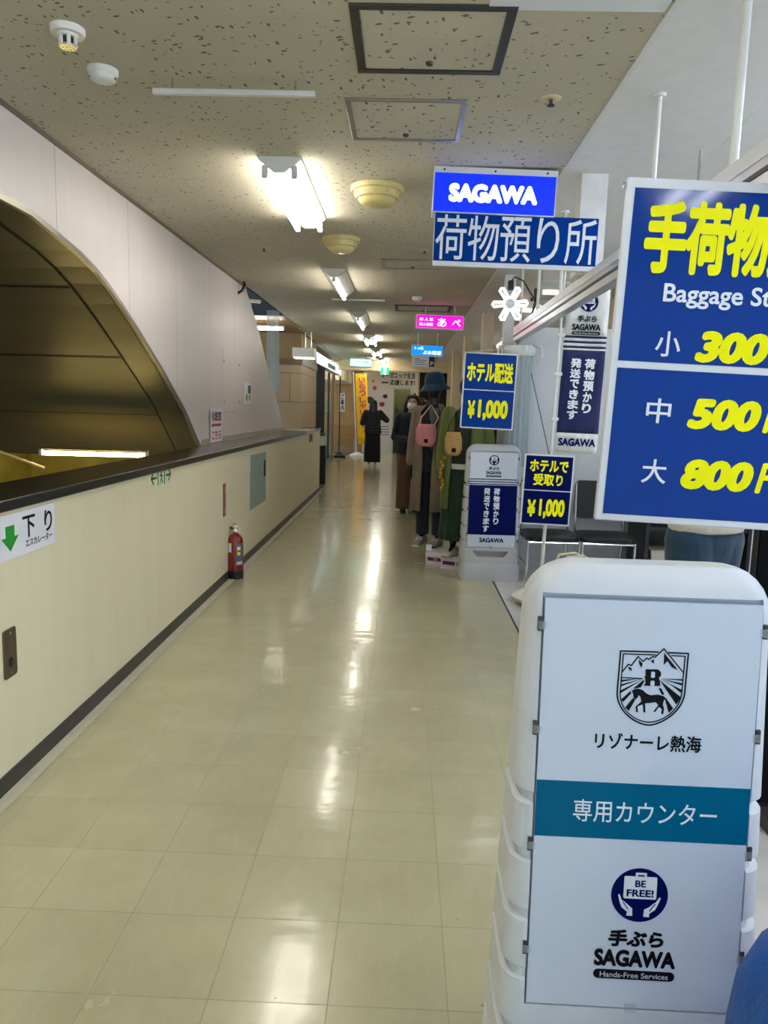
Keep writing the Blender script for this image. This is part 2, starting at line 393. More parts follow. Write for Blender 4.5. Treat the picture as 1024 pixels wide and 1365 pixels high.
# sloping underside over the escalator, the same curve carried back from the wall
M_sof = steel_soffit_mat()
sof = [(-3, 2.4), (1.5, 2.4)]+curve+[(6.75, 1.0)]
mb = MB()
for x0, x1, dz in ((-2.08, -4.6, -0.012),):
    mb.loft([[(x0, y, z+dz), (x1, y, z+dz), (x1, y+0.04, z+dz+0.05), (x0, y+0.04, z+dz+0.05)] for y, z in sof])
struct(mb, 'ceiling_escalator', M_sof)
mb = MB(); x0, x1 = XW-0.02, -2.08
mb.loft([[(x0, y, z), (x1, y, z), (x1, y+0.04, z+0.05), (x0, y+0.04, z+0.05)] for y, z in sof])
struct(mb, 'trim_12', mat('bronze_steel_band', (88, 81, 58), 0.34, 0.35))
mb = MB()
for y, z in ((4.62, 2.19), (5.42, 1.82), (6.2, 1.40)):
    mb.box(-4.6, -2.085, -0.003, 0.003, -0.004, 0.0, Matrix.Translation((0, y, z-0.012)) @ Matrix.Rotation(-0.5, 4, 'X'))
struct(mb, 'trim_6', M_black)
struct(MB().box(-4.7, -1.62, 9.0, 9.1, -1.5, 1.06), 'wall_escalator_end', M_yel)
struct(MB().box(-4.7, -4.6, -3, 9.1, -1.5, 2.6), 'wall_escalator_side', M_yel)
# parapet, its dark cap and skirting
struct(MB().box(XP-0.12, XP, -3, 13.0, 0, 1.076), 'wall_left_lower', M_para)
struct(MB().box(XW-0.0, XP-0.12, 6.7, 13.0, 0.6, 1.076), 'wall_left_behind', M_para)
mb = MB(); mb.box(-1.80, XP+0.012, -3, 11.16, 1.076, 1.122); struct(mb, 'trim_7', M_stone, bevel=0.006)
mb = MB(); mb.box(-1.80, XP+0.012, 11.16, 12.3, 1.076, 1.122); struct(mb, 'trim_8', M_alu, bevel=0.004)
mb = MB(); mb.box(-1.80, XP+0.012, 12.3, 13.02, 1.076, 1.122); struct(mb, 'trim_9', M_stone, bevel=0.006)
mb = MB(); mb.box(XP, XP+0.008, -3, 13.0, 0, 0.072); struct(mb, 'baseboard_left', mat('charcoal_skirting', (48, 46, 42), 0.4))
mb = MB(); mb.box(XP+0.008, XP+0.06, -3, 13.0, 0, 0.0015); struct(mb, 'trim_10', mat('pale_floor_border', (204, 198, 178), 0.3))
# beyond the parapet: beige tiled column, recess over it, shop walls on the left
M_tile = tile_wall_mat('beige_stone_tile', (170, 146, 112), (160, 136, 104), (96, 78, 56), 0.95, 0.52, 0.5)
struct(MB().box(-4.6, -1.9, 13.5, 15.8, 0, 2.23), 'wall_tiled', M_tile)
struct(MB().box(-4.6, -1.9, 13.5, 15.8, 2.33, H-0.02), 'wall_tiled_upper', mat('tan_plaster', (160, 132, 88), 0.6))
mb = MB(); mb.box(-4.6, -1.88, 13.47, 15.82, 2.23, 2.33); struct(mb, 'trim_11', mat('brown_stone_band', (104, 78, 48), 0.4))
mb = MB(); mb.box(-4.6, XW, 8.4, 8.45, 2.75, 3.5); mb.box(-4.6, XW-0.8, 8.4, 11.0, 3.4, 3.5); mb.box(-3.2, -3.1, 8.4, 11, 2.7, 3.5); mb.box(XW, XW+0.0+0.02, 8.46, 11, H, 3.5); mb.box(-4.6, XW, 10.95, 11.0, H-0.02, 3.5)
struct(mb, 'wall_recess', mat('grey_metal_recess', (88, 90, 88), 0.4, 0.3))
struct(MB().box(-4.6, -1.9, 22.6, 26.4, H-0.5, H-0.02), 'wall_left_far_header', M_cream)
struct(MB().box(-5.0, 0.9, 26.5, 26.7, 0, H), 'wall_end', M_tan)
struct(MB().box(-1.9, 1.9, 20.9, 21.2, 2.52, H), 'wall_end_header', M_cream)
struct(MB().box(0.385, 2.4, 21.25, 21.35, 0, 2.52), 'wall_end_painted_gloom', mat('unlit_shop', (22, 16, 12), 0.8))  # flat near-black sheet: darkness of the unlit shop interior painted as colour
# shop walls on the right
struct(MB().box(2.3, 2.4, 7.1, 21, 0, H), 'wall_right', mat('cream_shop_wall', (216, 200, 176), 0.7))
struct(MB().box(5.1, 5.2, -3, 21, 0, H), 'wall_booth_far', M_white)
for i, y in enumerate((10.2, 13.4, 16.6)):
    struct(MB().box(1.02, 1.16, y, y+0.3, 0, H), 'wall_pilaster_%d' % (i+1), mat('cream_shop_wall', (216, 200, 176)))
struct(MB().box(1.02, 2.3, 18.5, 18.6, 0, H), 'wall_shop_end', M_cream)

# ================================================================== ceiling fittings
M_tube = mat('fluorescent_tube', (255, 255, 255), 0.4, emit=TUBE, ergb=(255, 249, 238), var=0)
M_tubec = mat('cool_tube', (255, 255, 255), 0.4, emit=BOOTH, ergb=(232, 242, 255), var=0)
M_refl = mat('white_enamel', (238, 238, 232), 0.3, var=0.01)
def batten(name, label, x, y, L=1.25, tubes=2, tm=None, group=None, rz=0.0, z=H, hw=0.115):
    t = thing(name, label, 'ceiling light', (x, y, z), rz, group)
    mb = MB(); pr = [(-hw, 0), (hw, 0), (hw, -0.012), (0.032, -0.078), (-0.032, -0.078), (-hw, -0.012)]
    mb.loft([[(px, 0, pz) for px, pz in pr], [(px, L, pz) for px, pz in pr]])
    mb.build('reflector', M_refl, t)
    for sx in ((-1, 1) if tubes == 2 else (0,)):
        xx = sx*0.078; zz = -0.088 if tubes == 2 else -0.105; r = 0.0145 if tubes == 2 else 0.017
        MB().tube([(xx, 0.03, zz), (xx, L-0.03, zz)], r, 12).build('tube', tm or M_tube, t, smooth=60)
        for yy in (0.004, L-0.03):
            MB().box(xx-0.016, xx+0.016, yy, yy+0.026, zz-0.016, 0.0 if tubes == 1 else zz+0.045).build('lamp_holder', M_wplas, t, bevel=0.003)
    return t
G = 'twin tube battens along the corridor'
batten('ceiling_light', 'twin tube batten at the top edge of the photo, only its end showing', -0.72, 1.02)
batten('ceiling_light', 'large nearest twin tube batten with white V shaped reflector, beside the ivory ceiling speaker', -0.707, 4.1)
batten('ceiling_light', 'single bright wide tube batten, second along the corridor ceiling', -0.72, 7.25, tubes=1)
batten('ceiling_light', 'single tube batten beyond the hanging rail, third along the corridor ceiling', -0.69, 10.4, tubes=1)
batten('ceiling_light', 'small distant twin tube batten, fourth along the corridor ceiling', -0.70, 13.6)
batten('ceiling_light', 'small distant twin tube batten, fifth along the corridor ceiling', -0.70, 16.8)
batten('ceiling_light', 'farthest tiny twin tube batten, close before the end beam', -0.70, 19.6)
batten('ceiling_light', 'twin tube batten on the ceiling behind the viewpoint', -0.72, -2.1)
# lamps over the luggage counter and the shops on the right
for i, (x, y, lab) in enumerate(((2.9, 0.2, 'cool twin tube lamp over the counter, beside the viewpoint'), (3.0, 4.4, 'unseen cool twin tube lamp deep inside the counter, added to light its end wall'), (1.7, 13.0, 'lamp over the clothes shop, hidden by the pilasters'), (1.6, 8.9, 'lamp over the garment rack, hidden by the price card'), (2.3, 2.4, 'cool twin tube lamp over the counter, hidden by the large price sign'), (None, (728, 387), 'white lamp seen under the hanging letter board, nearest to the rail'),  # the one deep inside the counter is added, unseen, to brighten the end wall
                                 (None, (692, 411), 'white lamp glimpsed left of the rail rods, over the clothes shop'))):
    if x is None:
        q = on(y[0], y[1], H-0.08); batten('ceiling_light', lab, q.x-0.06, q.y, L=0.42, tubes=1, tm=mat('soft_white_tube', (255, 255, 255), 0.4, emit=1.6, ergb=(255, 248, 236), var=0), rz=-pi/2)
    else: batten('ceiling_light', lab, x, y, tm=M_tubec if y < 8 else mat('dim_white_tube', (255, 255, 255), 0.4, emit=3.0, ergb=(255, 248, 236), var=0), tubes=2 if y < 8 else 1)
# lamp under the sloping soffit and lamps of the recess on the left
def bare_tube(name, label, p0, p1, r, m, bm=None):
    p0 = Vector(p0); p1 = Vector(p1); d = p1-p0; L = d.length
    t = thing(name, label, 'lamp', p0, rot=(0, 0, atan2(d.y, d.x)))
    MB().tube([(0.02, 0, 0), (L-0.02, 0, 0)], r, 12).build('tube', m, t, smooth=60)
    MB().box(0, L, -0.02, 0.02, r+0.012, r+0.03).build('batten', bm or M_refl, t, bevel=0.004)
    if not bm:
        for x in (L*.3, L*.75): MB().tube([(x, 0, r+.02), (x, 0, H-.02-p0.z)], .006, 6).build('hanger', M_alu, t)
    for x in (0, L-0.022): MB().box(x, x+0.022, -0.018, 0.018, -0.018, r+0.02).build('lamp_holder', M_wplas, t)
    return t
M_warm = mat('warm_tube', (255, 240, 190), 0.4, emit=16, ergb=(255, 226, 140), var=0)
bare_tube('tube_lamp', 'yellowish tube lamp under the dark sloping escalator soffit', (-3.0, 6.0, 1.055), (-2.12, 6.06, 1.045), 0.018, M_warm, mat('brown_batten', (120, 104, 60), 0.5))
bare_tube('tube_lamp', 'white tube lamp behind clear plastic sheets in the recess on the left', (-2.75, 11.6, 2.66), (-1.9, 11.6, 2.66), 0.02, M_tube)

# lamp whose glare shows at the top of the large price sign
_P = at(922, 262, 2.15); _n = Euler((0, R(1.7), R(-1.0))).to_matrix() @ Vector((0, -1, 0)); _d = (_P-Vector((0, 0, EYE))).normalized(); _r = _d-2*_d.dot(_n)*_n
_q = _P+_r*((H-0.09-_P.z)/_r.z)
batten('ceiling_light', 'short cool tube lamp before the counter, seen only as glare on the large price sign', _q.x, _q.y-0.3, L=0.6, tm=M_tubec)
def hatch(label, x0, x1, y0, y1, m, fw, name='ceiling_hatch'):
    cx, cy = (x0+x1)/2, (y0+y1)/2; t = thing(name, label, 'ceiling hatch', (cx, cy, H)); hx, hy = (x1-x0)/2, (y1-y0)/2
    mb = MB(); d = 0.008
    mb.box(-hx, hx, -hy, -hy+fw, -d, 0); mb.box(-hx, hx, hy-fw, hy, -d, 0); mb.box(-hx, -hx+fw, -hy+fw, hy-fw, -d, 0); mb.box(hx-fw, hx, -hy+fw, hy-fw, -d, 0)
    mb.build('frame', m, t, bevel=0.002)
    MB().box(-hx+fw+0.004, hx-fw-0.004, -hy+fw+0.004, hy-fw-0.004, -0.004, 0).build('panel', M_ceil, t)
    MB().lathe([(0.001, -0.011), (0.012, -0.011), (0.015, -0.004), (0.015, 0)], 14, (0, hy-fw-0.06, -0.002)).build('latch', M_dark, t)
    return t
a = on(480, 95, H); b = on(687, 5, H); c = on(665, 97, H)
hatch('big ceiling access hatch with thick dark frame at the top of the photo', a.x-0.008, c.x+0.005, on(467, 3, H).y, a.y, mat('dark_bronze_frame', (66, 64, 56), 0.4, 0.5), 0.032)
a = on(470, 185, H); c = on(613, 185, H)
hatch('ceiling access hatch with thin silver frame, next after the dark framed one', a.x, c.x, on(460, 130, H).y, a.y, mat('silver_frame', (160, 160, 152), 0.3, 0.7), 0.022)
a = on(510, 357, H); c = on(590, 358, H)
hatch('narrow looking ceiling hatch just left of the hanging letter board', a.x, c.x, on(508, 345, H).y, a.y, mat('silver_frame', (160, 160, 152)), 0.03)
a = on(527, 414, H); c = on(600, 415, H)
hatch('far ceiling hatch above the pink shop sign', a.x, c.x, on(527, 406, H).y, a.y, mat('dark_bronze_frame', (66, 64, 56)), 0.04)
def pendant_rail(label, p0, p1, drop):
    t = thing('hanging_rail', label, 'rail', (p0.x, p0.y, H)); L = p1.x-p0.x
    MB().box(0, L, -0.012, 0.012, -drop-0.02, -drop).build('rail', M_wplas, t, bevel=0.002)
    for x in (L*0.12, L*0.88):
        MB().tube([(x, 0, -drop), (x, 0, 0)], 0.004, 8).build('hanger', M_chrome, t)
    return t
pendant_rail('white sign rail hung from the ceiling in front of the twin tube lamp', on(204, 122, H-0.05), on(420, 126, H-0.05), 0.04)
pendant_rail('thin white sign rail hung farther along between the single tube lamps', on(442, 399, H-0.05), on(513, 400, H-0.05), 0.04)
def detector(label, p, kind):
    t = thing('smoke_detector', label, 'smoke detector', (p.x, p.y, H))
    MB().lathe([(0.001, -0.022), (0.055, -0.022), (0.06, -0.012), (0.06, 0), (0.001, 0)], 28).build('base', M_wplas, t, smooth=50)
    if kind:
        MB().lathe([(0.001, -0.03), (0.034, -0.03), (0.036, -0.02), (0.001, -0.02)], 20).build('neck', M_wplas, t, smooth=50)
        for k in range(6):
            a = k*pi/3; MB().box(0.024, 0.031, -0.006, 0.006, -0.062, -0.03, Matrix.Rotation(a, 4, 'Z')).build('guard_bar', M_wplas, t)
        MB().lathe([(0.001, -0.064), (0.03, -0.064), (0.033, -0.058), (0.001, -0.056)], 20).build('guard_ring', M_chrome, t, smooth=50)
        MB().lathe([(0.001, -0.054), (0.018, -0.052), (0.02, -0.03), (0.001, -0.03)], 16).build('sensor', M_dark, t, smooth=50)
    else:
        MB().lathe([(0.001, -0.048), (0.03, -0.047), (0.048, -0.038), (0.05, -0.022), (0.001, -0.022)], 28).build('cover', M_wplas, t, smooth=60)
        MB().box(0.044, 0.051, -0.006, 0.006, -0.036, -0.03).build('indicator', M_dark, t)
    return t
detector('white smoke detector with open wire guard, nearest on the ceiling at upper left', on(90, 38, H), 1)
detector('flat round white smoke detector, just after the caged one', on(137, 93, H), 0)
detector('small white detector on the ceiling above the pink shop sign', on(556, 396, H), 0)
def speaker(label, p, r):
    t = thing('ceiling_speaker', label, 'ceiling speaker', (p.x, p.y, H))
    MB().lathe([(r*0.96, -0.028), (r, -0.02), (r, 0), (0.01, 0), (0.01, -0.028)], 36).build('flange', M_ivory, t, smooth=40)
    MB().lathe([(0.002, -0.108), (r*0.5, -0.104), (r*0.66, -0.085), (r*0.7, -0.07), (r*0.8, -0.066), (r*0.84, -0.05), (r*0.86, -0.028), (0.002, -0.028)], 36).build('diffuser', M_ivory, t, smooth=40)
    for k in range(12):
        a = 2*pi*k/12; MB().box(r*0.83, r*0.865, -0.004, 0.004, -0.052, -0.028, Matrix.Rotation(a, 4, 'Z')).build('fin', M_ivory, t)
    return t
speaker('larger ivory round ceiling speaker right of the twin tube lamp', on(503, 250, H), 0.16)
speaker('smaller ivory round ceiling speaker beyond the twin tube lamp', on(455, 318, H), 0.15)
def sprinkler(label, p):
    t = thing('sprinkler_head', label, 'sprinkler', (p.x, p.y, H))
    MB().lathe([(0.012, -0.006), (0.04, -0.004), (0.042, 0), (0.012, 0)], 22).build('rosette', M_cream, t, smooth=60)
    MB().lathe([(0.001, -0.032), (0.016, -0.03), (0.016, -0.027), (0.006, -0.025), (0.008, 0), (0.001, 0)], 14).build('nozzle', M_dark, t, smooth=40)
sprinkler('sprinkler head in the brown water stain by the ceiling edge', on(735, 131, H))
sprinkler('round sprinkler plate on the ceiling just left of the hanging letter board', on(566, 333, H))
sprinkler('sprinkler head on the ceiling at left of the second lamp', on(352, 330, H))
t = thing('ceiling_panel', 'bright white panel on the ceiling at the top right edge', 'ceiling panel', (0.5, 2.45, H))
MB().box(-0.27, 0.3, -0.45, on(820, 13, H).y-2.45, -0.006, 0).build('plate', mat('white_sheet', (236, 240, 244), 0.3, var=0.01), t, bevel=0.001)

# ================================================================== hanging and wall signs
def sign_panel(t, x0, x1, z0, z1, fw, face, frame, d=0.03, name='face', fname='frame'):
    MB().box(x0, x1, 0, d, z0, z1).build(fname, frame, t, bevel=0.003)
    return MB().box(x0+fw, x1-fw, -0.002, 0.004, z0+fw, z1-fw).build(name, face, t)
M_lit = mat('lit_blue_face', (4, 40, 200), 0.3, emit=0.55, ergb=(0, 34, 225), var=0)
M_litw = mat('lit_white_letters', (235, 245, 255), 0.3, emit=0.75, ergb=(205, 225, 255), var=0)
t = thing('lightbox_sign', 'lit royal blue box sign reading SAGAWA hung from the ceiling', 'sign', (0.112, 4.2, 2.562), 0, rot=(0, R(1.2), 0))
sign_panel(t, 0, 0.665, 0.0, 0.236, 0.006, M_lit, M_wframe, 0.14)
MB().box(-0.001, 0.666, -0.004, 0.004, 0.205, 0.237).build('mounting_strip', M_wframe, t)
for x in (0.055, 0.33, 0.61): MB().lathe([(0.001, 0), (0.006, 0), (0.006, 0.004), (0.001, 0.005)], 10).build('screw', M_dark, t, loc=(x, -0.002, 0.221), rot=(pi/2, 0, 0))
mb = MB(); letters(mb, 'SAGAWA', 0.325, 0.105, 0.48, 0.098, -0.002, bold=0.075); mb.build('lettering', M_litw, t)
t = thing('hanging_board', 'dark blue board with thin white characters hung right under the SAGAWA box', 'sign', (0.125, 4.215, 2.285), 0, rot=(0, R(0.9), 0))
MB().box(0, 0.905, 0, 0.02, 0.0, 0.275).build('backing', M_wframe, t, bevel=0.002)
MB().box(0.002, 0.89, -0.002, 0.004, 0.026, 0.277).build('face', mat('deep_blue_print', (0, 56, 140), 0.18, var=0.02, spec=0.1), t)
mb = MB()
for i, c in enumerate('荷物預り所'): letters(mb, c, 0.093+i*0.177, 0.152, 0.168 if c != 'り' else 0.12, 0.236, -0.002, bold=0.004)
mb.build('lettering', M_wprint, t)
MB().box(0.02, 0.05, 0.006, 0.012, 0.27, 0.30).build('bracket', M_alu, t); MB().box(0.6, 0.63, 0.006, 0.012, 0.27, 0.30).build('bracket', M_alu, t)

# big price sign
t = thing('price_sign', 'large glossy blue baggage storage price sign with 300, 500 and 800 in yellow', 'sign', (0.565, 2.15, 1.193), 0, rot=(0, R(1.7), R(-1.0)))
W_, H_ = 0.80, 0.955
MB().box(0, W_, 0, 0.022, 0, H_).build('frame', M_wframe, t, bevel=0.004)
for z0, z1 in ((0.021, 0.44), (0.46, H_-0.028)): MB().box(0.021, W_-0.021, -0.0015, 0.004, z0, z1).build('face', M_blue, t)
mb = MB()
for i, c in enumerate('手荷物預かり'): letters(mb, c, 0.118+i*0.1125, H_-0.155, 0.117, 0.195, -0.0015, bold=0.042)
mb.build('title', M_lemon, t)
mb = MB(); letters(mb, 'Baggage Storage', 0.355, H_-0.31, 0.455, 0.066, -0.0015, bold=0.02); mb.build('subtitle', M_wprint, t)
for z, s, n_, x in ((0.512, '小', '300', 0.155), (0.325, '中', '500', 0.149), (0.152, '大', '800', 0.155)):
    mb = MB(); letters(mb, s, x, z, 0.07, 0.07, -0.0015, bold=0.012); mb.build('size_character', M_wprint, t)
    mb = MB(); letters(mb, n_, 0.232, z-0.002, 0.205, 0.088, -0.0015, bold=0.065, shear=0.18, left=True)
    letters(mb, '円', 0.445, z-0.002, 0.1, 0.088, -0.0015, bold=0.045, shear=0.18, left=True); mb.build('price', M_lemon, t)
MB().lathe([(0.001, 0), (0.008, 0.001), (0.01, 0.008), (0.001, 0.01)], 12).build('corner_screw', M_alu, t, loc=(-0.002, 0.012, H_-0.02), rot=(0, -pi/2, 0))
for x in (0.2, 0.6): MB().tube([(x, 0.03, H_-0.03), (x, 0.04, H_+0.09)], 0.004, 8).build('hanger', M_alu, t)

def split_sign(label, x, y, z, w_, h_, l1, l2, mid, rot, th, m, name='price_sign'):
    t = thing(name, label, 'sign', (x, y, z), rot=rot)
    MB().box(0, w_, 0, 0.014, 0, h_).build('frame', M_wframe, t, bevel=0.002)
    f = 0.011
    MB().box(f, w_-f, -0.0015, 0.004, f, mid-0.004).build('face', m, t); MB().box(f, w_-f, -0.0015, 0.004, mid+0.004, h_-f).build('face', m, t)
    mb = MB()
    for s, cz, ww, hh, b in l1: letters(mb, s, w_/2, cz, ww, hh, -0.0015, bold=b)
    mb.build('title', M_lemon, t)
    s, cz, ww, hh = l2; mb = MB()
    letters(mb, '¥', w_/2-ww/2+0.03, cz, 0.062, hh*0.86, -0.0015, bold=0.05)
    letters(mb, s, w_/2+0.045, cz, ww-0.085, hh, -0.0015, bold=0.055); mb.build('price', M_lemon, t)
    return t
p = at(613, 570, 6.3)
t = split_sign('blue price card hung on the rail post above the grey stand, yellow ¥1,000', p.x, 6.3, p.z, 0.445, 0.632, [('ホテル配送', 0.47, 0.385, 0.17, 0.045)], ('1,000', 0.158, 0.335, 0.175), 0.323, (0, R(1.5), R(-1)), 0, M_blue)
MB().tube([(0.03, 0.007, 0.63), (0.2, 0.06, 0.66), (0.415, 0.25, 0.70)], 0.0022, 6).build('cord', M_wplas, t)
p = at(693, 698, 5.5)
t = split_sign('small dark blue card with two yellow lines and ¥1,000 in front of the chairs', p.x, 5.5, p.z, 0.368, 0.527, [('ホテルで', 0.443, 0.286, 0.09, 0.035), ('受取り', 0.341, 0.218, 0.09, 0.035)], ('1,000', 0.123, 0.275, 0.15), 0.259, (0, R(1.4), 0), 0, M_navy)
q = at(704, 497, 6.5)
MB().tube([(0.18, 0.016, 0.5), (0.18, 0.02, 0.53), (q.x-p.x, q.y-5.5, q.z-p.z)], 0.0032, 6).build('cord', M_black, t)

# hanging shop signs farther along
def shop_sign(label, px0, py0, px1, py1, Y, d, m, name='lightbox_sign', hang=True):
    a = at(px0, py0, Y); b = at(px1, py1, Y)
    t = thing(name, label, 'sign', (a.x, Y, b.z), rot=(0, R(1.2), 0)); w_, h_ = b.x-a.x, a.z-b.z
    MB().box(0, w_, 0, d, 0, h_).build('casing', M_wframe, t, bevel=0.004)
    MB().box(0.012, w_-0.012, -0.002, 0.004, 0.022, h_-0.012).build('face', m, t)
    if hang:
        for x in (w_*0.2, w_*0.8): MB().tube([(x, d/2, h_-0.01), (x, d/2, H-b.z+0.01)], 0.008, 8).build('hanger', M_wplas, t)
    return t, w_, h_
M_pink = mat('lit_magenta_face', (225, 20, 170), 0.3, emit=0.9, ergb=(225, 0, 160), var=0)
M_pinkl = mat('lit_pink_letters', (255, 225, 245), 0.3, emit=0.95, ergb=(255, 215, 240), var=0)
t, w_, h_ = shop_sign('lit magenta shop sign with white characters hung from the ceiling', 554.5, 418, 618, 440, 9.6, 0.12, M_pink)
mb = MB(); letters(mb, '婦 人 服', w_*0.22, h_*0.66, w_*0.28, h_*0.2, -0.002, bold=0.02); letters(mb, '婦人雑貨', w_*0.22, h_*0.34, w_*0.28, h_*0.19, -0.002, bold=0.02)
letters(mb, 'あ', w_*0.545, h_*0.5, w_*0.19, h_*0.56, -0.002, bold=0.02); letters(mb, 'べ', w_*0.845, h_*0.5, w_*0.18, h_*0.46, -0.002, bold=0.02); mb.build('lettering', M_pinkl, t)
M_sky = mat('lit_sky_blue_face', (20, 130, 215), 0.3, emit=0.65, ergb=(0, 120, 220), var=0)
t, w_, h_ = shop_sign('lit sky blue shop sign below and beyond the magenta one', 548.5, 459, 590.5, 475.5, 13.0, 0.1, M_sky)
mb = MB(); letters(mb, 'トッ倶', w_*0.24, h_*0.7, w_*0.27, h_*0.28, -0.002, bold=0.03); mb.build('small_lettering', M_litw, t); mb = MB(); letters(mb, 'ぶ水報堂', w_*0.65, h_*0.36, w_*0.58, h_*0.36, -0.002, bold=0.03); mb.build('lettering', M_litw, t)
a = at(549.5, 475.5, 13.02); b = at(571.5, 489, 13.02)
t = thing('notice_board', 'white notice with red and grey lines under the sky blue sign', 'sign', (a.x, 13.02, b.z), rot=(0, R(1.2), 0)); w_, h_ = b.x-a.x, a.z-b.z+0.01
MB().box(0, w_, 0, 0.01, 0, h_).build('sheet', M_wprint, t)
mb = MB()
for i in range(3): mb.box(w_*0.15, w_*(0.85-0.1*(i % 2)), -0.001, 0.001, h_*(0.2+0.2*i), h_*(0.26+0.2*i))
mb.build('lines', mat('grey_print', (130, 120, 122), 0.5), t); MB().box(w_*0.2, w_*0.45, -0.001, 0.001, h_*0.74, h_*0.82).build('heading', mat('red_print', (190, 50, 50), 0.5), t)
a = at(571.5, 480, 13.03); b = at(579, 489, 13.03)
t = thing('small_plate', 'small dark navy plate right of the white notice', 'sign', (a.x, 13.03, b.z)); w_, h_ = b.x-a.x, a.z-b.z
MB().box(-0.004, w_, 0, 0.01, 0, h_+0.08).build('plate', mat('dark_violet_print', (26, 18, 76), 0.4), t)
MB().stroke([(w_*0.3, h_*0.3), (w_*0.8, h_*0.6), (w_*0.35, h_*0.7)], 0.02).build('mark', M_wprint, t)
M_mint = mat('lit_mint_face', (200, 245, 230), 0.3, emit=0.85, ergb=(170, 240, 218), var=0)
t, w_, h_ = shop_sign('lit pale mint hanging sign before the wooden end wall', 466.5, 477.5, 495, 489.5, 19.0, 0.1, M_mint)
mb = MB(); letters(mb, 'レストランのご案内', w_*0.5, h_*0.62, w_*0.72, h_*0.28, -0.002, bold=0.02); mb.build('lettering', mat('green_print', (30, 150, 90), 0.4), t)
M_exit = mat('lit_green_face', (0, 140, 90), 0.3, emit=0.6, ergb=(0, 165, 110), var=0)
t, w_, h_ = shop_sign('small lit green exit sign in front of the end shop banner', 507.5, 488.5, 519, 499.5, 20.6, 0.06, M_exit, hang=True)
mb = MB(); mb.rrect(w_*0.36, w_*0.64, h_*0.15, h_*0.85, 0.01, -0.002); mb.build('white_door_mark', mat('lit_white', (235, 255, 245), 0.4, emit=0.9, var=0), t)
mb = MB(); mb.disc(w_*0.5, h_*0.72, 0.016, -0.003); mb.stroke([(w_*0.5, h_*0.66), (w_*0.49, h_*0.42), (w_*0.42, h_*0.2)], 0.022, -0.003); mb.stroke([(w_*0.5, h_*0.42), (w_*0.58, h_*0.22)], 0.02, -0.003); mb.stroke([(w_*0.4, h_*0.55), (w_*0.6, h_*0.55)], 0.016, -0.003); mb.build('running_figure', M_exit, t)

# signs and plates on the parapet: local x runs along the wall away from the viewer
def wall_thing(name, label, cat, y, z, x=XP): return thing(name, label, cat, (x, y, z), rot=(0, 0, pi/2))
M_green = mat('arrow_green', (16, 150, 42), 0.4, var=0.02)
t = wall_thing('escalator_sign', 'white sticker sign with green down arrow and black characters on the cream parapet', 'sign', 2.62, 0.89)
MB().box(0, 0.455, -0.003, 0, 0, 0.172).build('sheet', mat('white_sticker', (232, 232, 240), 0.4, var=0.01), t)
MB().poly([(0.062, 0.128), (0.062, 0.085), (0.032, 0.085), (0.092, 0.03), (0.155, 0.085), (0.125, 0.085), (0.125, 0.128)], -0.003).build('arrow', M_green, t)
mb = MB(); letters(mb, '下', 0.235, 0.105, 0.1, 0.088, -0.003, bold=0.022); letters(mb, 'り', 0.395, 0.105, 0.066, 0.09, -0.003, bold=0.022)
letters(mb, 'エスカレーター', 0.315, 0.04, 0.22, 0.03, -0.003, bold=0.02); mb.build('lettering', M_ink, t)
M_dg = mat('dark_green_print', (16, 96, 62), 0.4, var=0.02)
t = wall_thing('exit_sticker', 'green door pictogram between two arrows on a pale sticker on the parapet', 'sticker', 4.27, 0.985)
MB().box(0, 0.40, -0.0015, 0, 0, 0.125).build('sheet', mat('pale_sticker', (216, 216, 184), 0.4), t)
mb = MB(); y0 = -0.0015
mb.stroke([(0.14, 0.015), (0.14, 0.11), (0.26, 0.11), (0.26, 0.015)], 0.016, y0); mb.stroke([(0.02, 0.06), (0.11, 0.06)], 0.014, y0); mb.stroke([(0.06, 0.095), (0.02, 0.06), (0.06, 0.025)], 0.014, y0)
mb.stroke([(0.38, 0.06), (0.29, 0.06)], 0.014, y0); mb.stroke([(0.34, 0.095), (0.38, 0.06), (0.34, 0.025)], 0.014, y0)
mb.disc(0.205, 0.09, 0.012, y0, n=14); mb.stroke([(0.2, 0.078), (0.2, 0.05), (0.18, 0.02)], 0.012, y0); mb.stroke([(0.2, 0.05), (0.225, 0.022)], 0.012, y0); mb.stroke([(0.175, 0.07), (0.23, 0.06)], 0.01, y0)
mb.build('pictogram', M_dg, t)
t = wall_thing('extinguisher_label', 'tall narrow dark red label on the parapet above the fire extinguisher', 'label', 6.02, 0.565)
MB().box(0, 0.085, -0.004, 0, 0, 0.275).build('plate', mat('maroon_plate', (132, 62, 56), 0.4), t, bevel=0.002)
mb = MB(); vletters(mb, '消火器', 0.0425, 0.255, 0.05, 0.08, -0.004); mb.build('lettering', mat('pale_print', (206, 186, 160), 0.4), t)
t = wall_thing('utility_hatch', 'pale teal metal access door set in the parapet', 'access door', 7.06, 0.47)
MB().box(0, 0.83, -0.006, 0.02, 0, 0.545).build('frame', mat('teal_grey_edge', (176, 192, 182), 0.4), t, bevel=0.002)
d = MB().box(0.012, 0.818, -0.009, 0.0, 0.012, 0.533).build('door_leaf', mat('teal_grey_enamel', (140, 164, 156), 0.35, var=0.04), t, bevel=0.001)
MB().box(0.70, 0.775, -0.014, -0.008, 0.27, 0.45).build('handle', M_blackgloss, d, bevel=0.003)
MB().lathe([(0.001, 0), (0.012, 0), (0.014, 0.004), (0.001, 0.005)], 12).build('lock', M_chrome, t, loc=(0.07, -0.012, 0.33), rot=(pi/2, 0, 0))
t = wall_thing('switch_plate', 'brown steel key switch plate low on the parapet at the left edge', 'switch plate', 2.63, 0.436)
